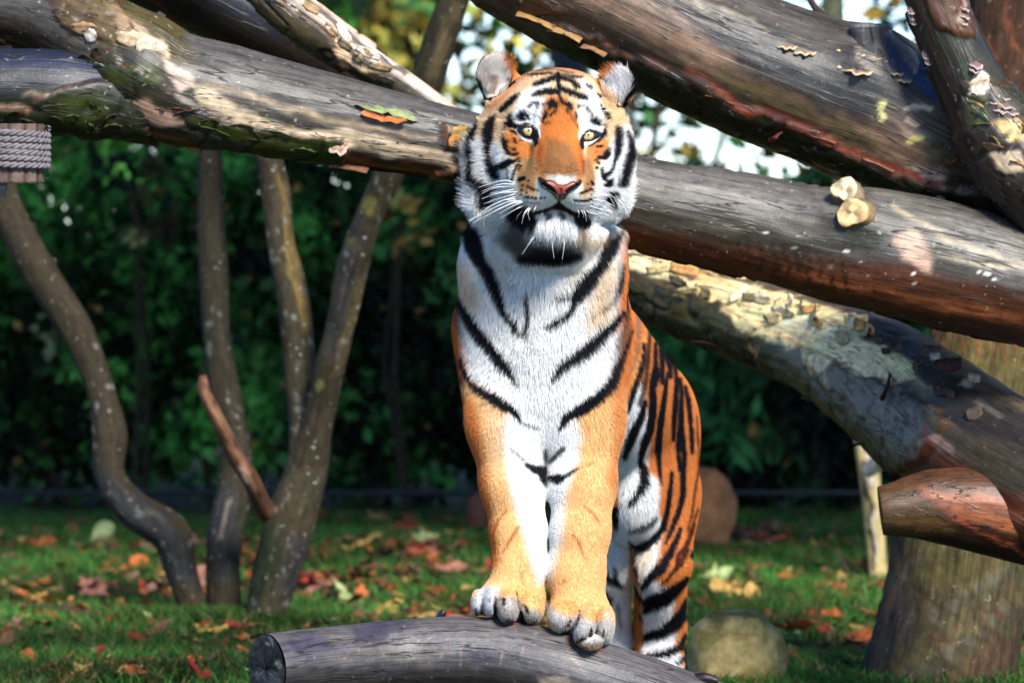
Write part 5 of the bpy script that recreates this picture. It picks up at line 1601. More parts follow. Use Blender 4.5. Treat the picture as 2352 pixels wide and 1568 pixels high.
HEAD = [
    # ground colours
    pg('v', CRM, 26, (1060, 250), (1110, 215), (1180, 190), (1200, 158), (1280, 150), (1350, 158), (1380, 190), (1460, 225), (1500, 300), (1510, 400), (1440, 500), (1370, 560), (1160, 560), (1090, 500), (1050, 400), (1060, 320)),
    pg('v', ORG, 16, (1190, 172), (1230, 152), (1330, 152), (1372, 180), (1330, 172), (1280, 166), (1230, 172), (1195, 190), (1160, 230), (1125, 262), (1118, 250), (1150, 215), op=.75),
    pg('v', (.84, .5, .25), 18, (1378, 200), (1432, 262), (1445, 300), (1428, 300), (1385, 232), op=.8),
    pg('v', WHT, 30, (1000, 400), (1020, 340), (1090, 310), (1150, 330), (1180, 380), (1190, 420), (1200, 470), (1210, 560), (1130, 545), (1080, 490)),
    pg('v', WHT, 26, (1520, 400), (1490, 330), (1430, 290), (1400, 330), (1375, 390), (1362, 430), (1350, 480), (1350, 545), (1410, 530), (1455, 480)),
    pg('a', WHT, 8, (880, 1290), (880, 1180), (930, 1000), (1000, 860), (1100, 770), (1300, 720), (1480, 690), (1400, 780), (1250, 800), (1170, 880), (1290, 910), (1340, 930), (1430, 980), (1460, 1040), (1350, 1230), (1300, 1340), (1330, 1440), (1330, 1568), (1250, 1500), (1200, 1400), (1080, 1340), (980, 1350)),
    pg('b', WHT, 8, (480, 680), (640, 690), (560, 560), (470, 380), (520, 350), (620, 400), (720, 520), (800, 700), (850, 860), (865, 1000), (870, 1140), (830, 1220), (700, 1190), (560, 1220), (520, 1300), (470, 1310), (480, 1200), (540, 1140), (470, 1050), (450, 960), (440, 840)),
    # nose bridge and forehead
    pg('v', (.60, .20, .045), 12, (1262, 222), (1300, 222), (1318, 250), (1330, 290), (1335, 330), (1345, 380), (1345, 425), (1226, 425), (1226, 380), (1236, 330), (1240, 290), (1246, 255)),
    pg('v', (.28, .125, .045), 30, (1258, 318), (1312, 332), (1332, 385), (1330, 412), (1245, 410), (1238, 380)),
    pg('v', DOR, 12, (1240, 318), (1250, 340), (1240, 380), (1232, 400), (1226, 390), (1230, 345), op=.85),
    pg('v', DOR, 12, (1326, 325), (1336, 345), (1346, 380), (1346, 415), (1338, 405), (1330, 365), op=.85),
    pg('v', (.52, .47, .43), 12, (1252, 402), (1325, 402), (1322, 418), (1290, 424), (1258, 414), op=.9),
    st('e', WHT, 10, (900, 120, 50), (1000, 120, 40), op=.8),
    # cheeks under the eyes, muzzle
    pg('v', (.64, .24, .06), 10, (1165, 300), (1185, 296), (1215, 325), (1236, 340), (1228, 375), (1195, 372), (1172, 355), (1160, 330)),
    pg('v', (.62, .24, .07), 10, (1345, 340), (1370, 325), (1385, 310), (1396, 325), (1395, 350), (1380, 365), (1365, 378), (1345, 372)),
    pg('v', (.46, .25, .11), 12, (1200, 365), (1232, 360), (1240, 410), (1244, 430), (1225, 440), (1195, 436), (1188, 415), (1190, 390)),
    pg('v', (.42, .21, .09), 12, (1344, 360), (1362, 375), (1366, 410), (1364, 440), (1340, 440), (1334, 420)),
    pg('e', WHT, 10, (560, 110), (640, 220), (760, 290), (850, 400), (850, 460), (700, 540), (560, 580), (400, 490), (270, 400), (330, 360), (560, 400), (560, 290), (530, 200)),
    pg('e', WHT, 10, (1200, 150), (1220, 220), (1180, 300), (1180, 370), (1340, 420), (1290, 520), (1130, 600), (1000, 550), (880, 440), (960, 340), (1100, 250)),
    pg('v', WHT, 12, (1222, 500), (1245, 488), (1295, 488), (1322, 505), (1330, 535), (1310, 560), (1270, 566), (1225, 556), (1212, 530)),
    # dark throat
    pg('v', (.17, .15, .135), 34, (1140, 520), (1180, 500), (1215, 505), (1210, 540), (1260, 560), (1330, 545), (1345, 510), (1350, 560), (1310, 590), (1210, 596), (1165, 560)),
    pg('e', BLK, 16, (160, 640), (320, 760), (440, 780), (430, 620), (500, 610), (500, 580), (380, 490), (250, 480), (180, 560)),
    pg('e', BLK, 14, (1120, 600), (1200, 540), (1290, 600), (1250, 720), (1180, 760), (1110, 690), op=.9),
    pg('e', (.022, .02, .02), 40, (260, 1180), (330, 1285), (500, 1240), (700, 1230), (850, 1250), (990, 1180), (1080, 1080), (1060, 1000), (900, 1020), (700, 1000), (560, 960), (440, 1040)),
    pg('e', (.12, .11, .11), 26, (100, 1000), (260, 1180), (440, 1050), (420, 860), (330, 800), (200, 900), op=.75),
    st('v', BLK, 8, (1186, 496, 14), (1214, 508, 16)), st('v', BLK, 8, (1333, 500, 12), (1346, 510, 10)), st('v', BLK, 12, (1200, 585, 8), (1265, 592, 12), (1330, 575, 8)),
    # ears
    pg('a', BLK, 5, (960, 480), (840, 380), (690, 220), (540, 160), (420, 190), (340, 320), (230, 480), (240, 600), (330, 880), (400, 880), (380, 700), (300, 600), (270, 510), (330, 400), (400, 260), (520, 195), (660, 230), (800, 390), (920, 500)),
    pg('a', ORG, 8, (680, 250), (800, 390), (940, 500), (880, 640), (820, 640), (780, 480), (700, 350)),
    pg('a', (.88, .80, .74), 8, (380, 700), (270, 560), (300, 420), (400, 280), (520, 200), (640, 230), (720, 380), (800, 560), (830, 660), (720, 800), (520, 900), (400, 900)),
    pg('a', (.35, .20, .15), 10, (480, 560), (560, 580), (600, 680), (600, 850), (520, 860), (520, 720), op=.8),
    st('a', BLK, 4, (960, 480, 6), (840, 375, 8), (690, 220, 14), (540, 165, 18), (420, 195, 20), (335, 330, 20), (250, 480, 22), (262, 600, 24), (330, 760, 30), (355, 880, 30)),
    st('a', BLK, 5, (750, 660, 8), (830, 690, 18)),
    pg('b', BLK, 5, (760, 310), (900, 210), (1080, 100), (1180, 90), (1300, 150), (1370, 350), (1370, 560), (1220, 700), (1200, 800), (1170, 800), (1200, 690), (1330, 540), (1340, 350), (1250, 170), (1120, 115), (900, 240), (780, 330)),
    pg('b', ORG, 8, (720, 350), (800, 320), (1080, 130), (960, 300), (860, 430), (840, 480), (760, 430)),
    pg('b', (.80, .78, .80), 8, (860, 430), (980, 280), (1120, 130), (1260, 190), (1340, 350), (1340, 530), (1230, 650), (1190, 760), (1040, 640), (900, 520)),
    st('b', (.1, .09, .1), 6, (930, 440, 8), (980, 445, 10), op=.8),
    st('b', (.1, .09, .1), 6, (880, 510, 8), (960, 550, 10), op=.6),
    st('b', BLK, 4, (770, 310, 6), (900, 210, 10), (1080, 105, 16), (1180, 95, 18), (1300, 160, 20), (1362, 350, 20), (1352, 540, 22), (1230, 690, 24), (1190, 790, 24)),
    # forehead stripes
    st('a', BLK, 6, (950, 470, 8), (1080, 435, 14)), st('a', BLK, 5, (1050, 550, 6), (1200, 545, 18), (1330, 535, 16), (1500, 535, 10)),
    st('a', BLK, 6, (1200, 485, 8), (1450, 455, 12), op=.8),
    st('a', BLK, 5, (1210, 715, 25), (1330, 670, 40), (1450, 635, 28), (1560, 600, 20)),
    st('a', BLK, 4, (1175, 880, 15), (1300, 845, 40), (1440, 825, 42), (1568, 825, 38)),
    st('a', BLK, 4, (1110, 1075, 5), (1160, 1025, 16), (1230, 1000, 18), (1270, 1020, 14), (1255, 1070, 8)),
    st('a', BLK, 4, (965, 1215, 25), (1010, 1185, 42), (1000, 1235, 38), (1060, 1265, 14)), st('a', BLK, 4, (1065, 1160, 16), (1095, 1210, 22), (1130, 1265, 8)),
    st('a', (.35, .27, .2), 6, (1250, 1100, 14), (1215, 1200, 12), (1205, 1310, 8), op=.8),
    st('a', BLK, 4, (975, 845, 8), (900, 920, 35), (800, 1020, 50), (700, 1130, 35)),
    pg('a', BLK, 4, (880, 1140), (790, 1240), (755, 1340), (725, 1450), (790, 1400), (900, 1390), (1000, 1400), (960, 1370), (890, 1310), (870, 1240)),
    st('a', BLK, 4, (1500, 970, 25), (1530, 1030, 50)), st('a', BLK, 4, (1340, 1040, 10), (1420, 1000, 22), (1500, 980, 18)),
    st('a', BLK, 4, (1400, 1160, 20), (1380, 1220, 28), (1350, 1290, 16)), st('a', BLK, 5, (1560, 1130, 10), (1460, 1210, 12)), st('a', BLK, 4, (1400, 1330, 16), op=.7), st('a', BLK, 4, (1450, 1325, 14), op=.7), st('a', BLK, 4, (1480, 1060, 25), (1440, 1110, 18)),
    st('b', BLK, 5, (150, 300, 40), (150, 400, 30), (155, 480, 22), (165, 600, 12), (200, 720, 28)),
    st('b', BLK, 5, (0, 270, 12), (60, 270, 10)), st('b', BLK, 5, (230, 295, 10), (400, 325, 18), (540, 330, 8)), st('b', BLK, 5, (150, 210, 8), (300, 255, 12), (400, 260, 8), op=.8), st('b', BLK, 5, (-60, 190, 8), (100, 195, 10), op=.7),
    st('b', BLK, 5, (0, 350, 16), (130, 320, 25), (250, 355, 25), (380, 400, 30), (440, 470, 42), (500, 500, 14)),
    st('b', BLK, 4, (0, 555, 35), (110, 550, 32)), st('b', BLK, 4, (180, 510, 38), (300, 560, 40), (450, 615, 42), (560, 650, 42), (625, 690, 12)),
    st('b', BLK, 4, (20, 760, 30), (70, 770, 48), (115, 790, 25)), st('b', BLK, 4, (220, 750, 22), (320, 780, 46), (350, 820, 30)), st('b', BLK, 4, (470, 800, 22)), st('b', BLK, 4, (430, 900, 14), (440, 980, 16)),
    st('b', BLK, 5, (20, 960, 8), (110, 870, 10)), st('b', BLK, 5, (280, 860, 16), (310, 900, 14)), st('b', BLK, 5, (340, 920, 8), (400, 1050, 8), op=.7), st('b', BLK, 5, (440, 1060, 8), (460, 1120, 8), op=.8), st('b', BLK, 4, (310, 1050, 8), op=.6),
    st('b', BLK, 4, (530, 785, 8), (600, 815, 13), (660, 900, 13), (685, 970, 9)), st('b', BLK, 4, (670, 1020, 16), (740, 1020, 36), (800, 1060, 26), (815, 1085, 10)),
    st('b', (.35, .27, .2), 6, (560, 880, 12), (600, 980, 12), (600, 1080, 8), op=.7),
    st('b', BLK, 4, (600, 455, 14), (670, 505, 24)), st('b', BLK, 5, (770, 590, 16), (840, 640, 20), op=.9), st('b', BLK, 4, (810, 780, 10), (860, 860, 24), (920, 940, 30), (970, 1010, 12)),
    pg('b', BLK, 4, (865, 1040), (915, 1140), (935, 1285), (880, 1250), (800, 1225), (860, 1190), (880, 1130)),
    # cheek stripes, viewer's left
    st('a', BLK, 5, (610, 1200, 10), (560, 1270, 45), (525, 1370, 70), (515, 1470, 75), (510, 1568, 70)),
    st('c', BLK, 5, (580, 0, 65), (570, 130, 58), (570, 300, 36), (580, 450, 30), (600, 560, 46), (640, 660, 66), (680, 730, 42)),
    st('a', BLK, 6, (330, 1320, 15), (290, 1390, 48), (270, 1480, 52), (275, 1568, 48)),
    st('c', BLK, 8, (340, 20, 48), (310, 180, 42), (300, 330, 46), (320, 480, 40), (310, 600, 42), (310, 690, 55), (390, 800, 50), (480, 880, 66), (560, 960, 80), (540, 1080, 90), (600, 1110, 50)),
    st('a', BLK, 4, (830, 1440, 12), (900, 1450, 20), (970, 1500, 18), (1010, 1568, 12)), st('c', BLK, 4, (1000, 30, 12), (1070, 110, 12), (1130, 160, 6)),
    st('c', BLK, 4, (790, 90, 14), (815, 180, 32), (830, 280, 32), (860, 350, 26), (930, 385, 8)),
    st('c', BLK, 4, (955, 130, 16), (985, 185, 25)), st('c', BLK, 4, (965, 298, 24)), st('c', BLK, 4, (950, 385, 18), (1010, 365, 18)), st('c', BLK, 4, (1055, 160, 10)),
    st('c', BLK, 5, (660, 590, 30), (780, 560, 45), (880, 500, 43), (960, 490, 20), (1050, 430, 8)),
    st('c', BLK, 4, (1050, 480, 8), (990, 580, 14), (950, 680, 12), (925, 790, 12)), st('c', BLK, 4, (855, 560, 10), (865, 760, 8)), st('c', BLK, 4, (1060, 560, 14), (1030, 620, 8)),
    # cheek stripes, viewer's right
    st('b', BLK, 5, (1050, 1130, 22), (1080, 1230, 46), (1085, 1330, 46), (1085, 1440, 42)),
    st('d', BLK, 5, (1080, 0, 42), (1085, 150, 42), (1080, 300, 40), (1050, 450, 25), (1010, 600, 18), (960, 670, 24), (880, 700, 25)),
    pg('d', BLK, 5, (805, 640), (850, 690), (960, 680), (910, 780), (1020, 740), (1010, 870), (960, 910), (840, 870), (900, 810), (830, 770)),
    st('d', BLK, 4, (850, 590, 12), (835, 660, 18)),
    st('b', BLK, 5, (1210, 1200, 10), (1250, 1330, 25), (1260, 1450, 35)),
    st('d', BLK, 7, (1225, 60, 12), (1260, 150, 24), (1280, 260, 38), (1260, 420, 58), (1220, 560, 52), (1200, 700, 52), (1160, 830, 50), (1110, 860, 18)),
    st('d', BLK, 7, (960, 1000, 25), (1060, 1000, 30)), st('d', BLK, 8, (980, 1090, 66), (1010, 1170, 38)),
    st('d', BLK, 3, (850, 90, 24), (800, 140, 24), (720, 190, 15), (640, 230, 20)), st('d', BLK, 4, (760, 250, 14), (820, 250, 16)), st('d', BLK, 4, (690, 240, 10), op=.7), st('d', BLK, 4, (745, 345, 9), op=.8),
    st('d', BLK, 4, (950, 290, 18), (920, 370, 38), (890, 430, 26), (790, 420, 24)), st('d', BLK, 4, (740, 460, 9), (790, 515, 14)), st('d', BLK, 4, (757, 585, 17)),
    st('d', (.16, .04, .02), 6, (550, 480, 12), (545, 600, 12), (550, 680, 9), op=.8), st('c', (.16, .04, .02), 5, (1310, 600, 16), op=.8),  # dark crease lines beside the nose bridge
    # round the eyes
    st('a', WHT, 4, (930, 1410, 22), (1000, 1490, 28), (1060, 1568, 26)), st('c', WHT, 4, (1010, 20, 22), (1080, 100, 26), (1180, 140, 28), (1240, 185, 22)),
    st('c', WHT, 4, (1330, 10, 30), (1355, 90, 24)),
    st('a', BLK, 3, (900, 1370, 22), (980, 1372, 20), (1080, 1345, 26), (1160, 1380, 26), (1225, 1450, 32), (1235, 1530, 38)),
    st('a', BLK, 3, (960, 1385, 16), (1010, 1460, 18), (1060, 1530, 20), (1140, 1555, 22), (1210, 1540, 25)),
    st('c', BLK, 3, (1240, 60, 36), (1290, 120, 44), (1300, 200, 28), (1290, 250, 10)),
    st('d', WHT, 4, (570, 220, 20), (640, 190, 28), (720, 130, 30), (790, 80, 18)), st('d', WHT, 4, (500, 60, 28), (490, 120, 14)),
    st('d', BLK, 3, (530, 130, 24), (520, 200, 26), (535, 280, 18)), st('d', BLK, 3, (540, 150, 18), (620, 155, 15), (710, 115, 15), (745, 70, 14)),
    st('b', BLK, 3, (540, 1260, 18), (640, 1188, 24), (740, 1200, 27), (830, 1240, 22)),
    # whisker rows
    st('c', BLK, 4, (1040, 770, 24), (1110, 750, 26)), st('c', BLK, 3, (1185, 787, 11)),
] + [st('c', BLK, 3, q) for q in ((1090, 862, 14), (1170, 885, 18), (1225, 912, 17), (1270, 930, 13), (1320, 945, 11), (1080, 940, 16), (1150, 972, 14), (1070, 1005, 12), (1130, 1040, 15), (1180, 1050, 18), (1240, 1058, 18), (1300, 1065, 18), (1380, 1065, 13), (1440, 1060, 9))] + [
    st('c', (.1, .1, .12), 4, (1100, 1110, 8), (1180, 1130, 11), (1280, 1140, 11), (1370, 1140, 9), op=.8),
    st('d', BLK, 3, (670, 800, 12), (695, 840, 18)), st('d', BLK, 3, (625, 845, 9)), st('d', BLK, 3, (500, 990, 11), (560, 970, 14), (620, 950, 13)), st('d', BLK, 3, (665, 925, 16)), st('d', BLK, 3, (670, 1005, 8)),
    st('d', BLK, 3, (400, 1100, 10), (460, 1105, 12), (530, 1105, 13), (600, 1100, 18), (670, 1080, 12)), st('d', (.1, .1, .12), 4, (420, 1170, 7), (500, 1175, 7), (640, 1165, 7), op=.7),
    # nostrils, lips, chin
    st('e', BLK, 3, (590, 100, 22), (650, 190, 36), (740, 240, 40), (810, 290, 36), (850, 350, 36), (880, 390, 20)),
    st('e', BLK, 3, (1185, 140, 20), (1120, 200, 28), (1040, 240, 32), (970, 300, 32), (920, 360, 36)),
    st('e', BLK, 3, (870, 380, 26), (870, 440, 12)), st('e', BLK, 4, (870, 462, 16), (780, 522, 20), (640, 570, 18), (500, 600, 18)), st('e', BLK, 4, (880, 470, 20), (960, 540, 26), (1060, 600, 28), (1130, 620, 22)),
    pg('e', BLK, 5, (870, 450), (770, 530), (830, 565), (960, 575)),
    st('e', BLK, 6, (680, 610, 20), (740, 640, 32), (700, 700, 16), (660, 740, 10), op=.9), st('e', BLK, 6, (900, 620, 35), (960, 650, 15), (910, 690, 18), (930, 735, 12), op=.9),
    st('e', (.3, .3, .36), 10, (760, 600, 40), (860, 620, 40), op=.5),
]
FRONT = [
    # ground colours of the chest and fore legs
    pg('v', GLD, 24, (1020, 880), (1480, 880), (1480, 1520), (1020, 1520)),
    pg('v', ORG, 26, (1040, 860), (1095, 930), (1112, 1050), (1135, 1180), (1150, 1290), (1100, 1330), (1060, 1100)),
    pg('v', ORG, 30, (1470, 600), (1400, 900), (1412, 1000), (1392, 1100), (1420, 1150), (1480, 900), op=.75),
    pg('v', WHT, 34, (1058, 480), (1054, 600), (1062, 690), (1068, 790), (1078, 865), (1130, 900), (1172, 935), (1150, 985), (1160, 1060), (1180, 1150), (1205, 1230), (1222, 1290), (1235, 1340), (1262, 1330), (1275, 1290), (1290, 1230), (1300, 1130), (1325, 1060), (1335, 1000), (1320, 950), (1370, 915), (1405, 870), (1412, 800), (1418, 740), (1412, 660), (1424, 560), (1424, 480)),
    pg('v', CRM, 40, (1385, 590), (1412, 600), (1405, 690), (1400, 740), (1345, 760), (1350, 690), op=.8),
    pg('v', CRM, 40, (1054, 600), (1075, 600), (1110, 700), (1080, 720), (1060, 690), op=.8),
    pg('v', (.7, .62, .5), 40, (1095, 560), (1180, 590), (1160, 660), (1120, 640), op=.6), pg('v', (.7, .62, .5), 40, (1330, 560), (1365, 560), (1330, 650), (1290, 660), op=.6),
    pg('v', CRM, 30, (1110, 900), (1150, 930), (1160, 1000), (1140, 1090), (1120, 1000), op=.7),
    pg('v', DOR, 12, (1042, 640), (1052, 640), (1058, 780), (1066, 860), (1056, 850), (1040, 760), op=.7),
    # stripes
    st('t', BLK, 7, (200, -265, 40), (215, -210, 55), (240, -100, 62), (265, 0, 58), (300, 80, 50), (360, 200, 43), (410, 330, 38), (450, 440, 28), (490, 530, 20), (540, 575, 16), (590, 650, 12), (640, 650, 12), (650, 540, 12), (640, 380, 8)),
    st('t', BLK, 7, (1318, -195, 44), (1300, -130, 55), (1265, 0, 53), (1210, 120, 45), (1130, 240, 50), (1040, 350, 48), (1010, 440, 22), (950, 520, 22), (850, 580, 25), (790, 610, 10)),
    st('t', BLK, 5, (990, 375, 14), (900, 385, 10), (850, 400, 6)), st('t', BLK, 8, (500, 300, 6), (560, 300, 8), op=.5), st('t', BLK, 6, (560, 580, 12), (550, 640, 10)),
    st('t', BLK, 7, (640, 360, 10), (660, 520, 8), (630, 640, 10), (650, 700, 6), op=.8), st('t', (.3, .25, .18), 8, (680, 720, 8), (690, 800, 5), op=.7),
    st('t', BLK, 6, (130, 400, 18), (180, 500, 28), (250, 620, 40), (330, 720, 38), (410, 820, 38), (480, 910, 36), (540, 990, 16), (590, 1050, 5)),
    st('t', BLK, 6, (1380, 490, 16), (1300, 590, 28), (1200, 690, 36), (1110, 780, 48), (1000, 850, 36), (900, 920, 30), (840, 1010, 12)),
    st('t', (.2, .12, .05), 7, (1240, 465, 10), (1120, 550, 5), op=.8), st('t', BLK, 6, (1375, 120, 6), (1345, 320, 8), (1290, 420, 8), (1240, 465, 8), op=.8),
    st('t', BLK, 6, (110, 150, 6), (120, 350, 14), (130, 420, 16)),
    st('t', BLK, 6, (150, 850, 12), (200, 990, 16), (270, 1080, 26), (380, 1150, 38), (470, 1220, 36), (550, 1260, 26), (590, 1330, 10), (600, 1350, 4)), st('t', BLK, 7, (620, 1355, 7), (740, 1400, 7), op=.75),
    st('t', BLK, 6, (1440, 620, 7), (1395, 770, 14), (1345, 900, 28), (1290, 1040, 36), (1200, 1150, 38), (1080, 1240, 40), (960, 1300, 33), (900, 1400, 12)),
    st('t', (.45, .1, .02), 8, (1430, 880, 8), (1390, 1040, 8), op=.7),
    st('t', BLK, 8, (290, 1210, 5), (340, 1200, 6), op=.6), st('t', (.3, .15, .05), 8, (340, 1260, 6), (400, 1255, 5), op=.7),
    st('u', BLK, 7, (520, 210, 10), (570, 240, 22), (620, 250, 30), (625, 310, 14)), st('u', BLK, 7, (420, 110, 4), (500, 180, 8), op=.7),
    st('u', BLK, 7, (670, 295, 18), (720, 300, 26), (760, 285, 11), (840, 235, 6)), st('u', BLK, 7, (670, 190, 12), (750, 110, 12), op=.9), st('u', (.5, .2, .06), 8, (840, 235, 8), (950, 190, 8), op=.7),
    st('u', BLK, 10, (640, 130, 10), (640, 330, 14), op=.9),
    st('u', DOR, 8, (400, 490, 6), (345, 560, 9), (315, 640, 9), (330, 750, 8), op=.8), st('u', DOR, 8, (470, 600, 9), (420, 680, 10), (380, 750, 6), op=.8),
    st('u', DOR, 8, (880, 470, 5), (930, 510, 9), (975, 570, 7), op=.8), st('u', DOR, 8, (810, 645, 6), (850, 700, 9), (885, 795, 6), op=.8),
    # paws
    pg('h', (.54, .53, .56), 12, (110, 700), (130, 500), (220, 340), (320, 280), (520, 300), (520, 700), (300, 720)),
    pg('h', (.42, .38, .35), 16, (500, 430), (700, 420), (790, 480), (900, 620), (1100, 640), (1170, 740), (1100, 830), (560, 820), (490, 700)),
    pg('h', (.80, .40, .15), 20, (540, 310), (780, 280), (1080, 370), (1150, 500), (1130, 570), (1020, 540), (880, 440), (560, 430)),
    pg('h', (.82, .62, .45), 16, (400, 250), (560, 260), (540, 330), (420, 310), op=.7),
    pg('h', (.50, .47, .45), 16, (1180, 500), (1220, 700), (1340, 950), (1420, 1000), (1620, 1100), (2040, 1200), (2190, 1100), (2190, 900), (2100, 650), (1950, 640), (1700, 640), (1500, 640), (1300, 560)),
    pg('h', (.80, .38, .13), 20, (1300, 500), (1440, 440), (1600, 500), (1680, 600), (1680, 700), (1500, 720), (1380, 680), (1300, 600)),
    pg('h', (.82, .42, .16), 20, (1700, 620), (1900, 560), (2030, 620), (2060, 740), (1900, 800), (1740, 760)),
    st('h', DOR, 8, (840, 80, 10), (860, 200, 14), (880, 260, 8), op=.7), st('h', DOR, 10, (1460, 210, 28), op=.8), st('h', DOR, 12, (1020, 110, 30), op=.35),
    st('h', BLK, 3, (770, 360, 4), (780, 480, 5), (830, 640, 8), (860, 740, 18), (880, 850, 10)), st('h', BLK, 4, (470, 460, 8), (460, 620, 20), (470, 720, 18)), st('h', BLK, 4, (180, 600, 8), (210, 690, 22), op=.9), st('h', BLK, 4, (410, 430, 6), (370, 510, 6), op=.6),
    st('h', BLK, 3, (590, 460, 10), (595, 550, 14)), st('h', BLK, 3, (880, 550, 10), (920, 630, 14), (945, 690, 6)), st('h', (.12, .1, .09), 5, (600, 620, 16), (650, 660, 12), op=.6),
    pg('h', BLK, 8, (580, 800), (640, 760), (740, 760), (830, 820), (840, 850), (700, 850), op=.9), st('h', BLK, 6, (1000, 810, 14), (1090, 820, 8), op=.9),
    st('h', BLK, 3, (1680, 610, 5), (1680, 720, 7), (1640, 840, 6), (1580, 920, 5)), st('h', BLK, 3, (1545, 780, 9), (1510, 850, 14), (1470, 880, 6)), st('h', BLK, 3, (1910, 680, 4), (1930, 900, 4), op=.8),
    st('h', BLK, 3, (1840, 920, 16), (1830, 1000, 22)), st('h', BLK, 3, (2030, 930, 8), (2010, 1000, 14)), st('h', BLK, 5, (1620, 1110, 8), (1690, 1060, 18), (1760, 1040, 14)), st('h', BLK, 5, (1440, 970, 25), (1520, 940, 18)), st('h', (.16, .13, .1), 8, (1700, 1160, 40), (1900, 1130, 45), (2000, 1110, 30), op=.8),
]
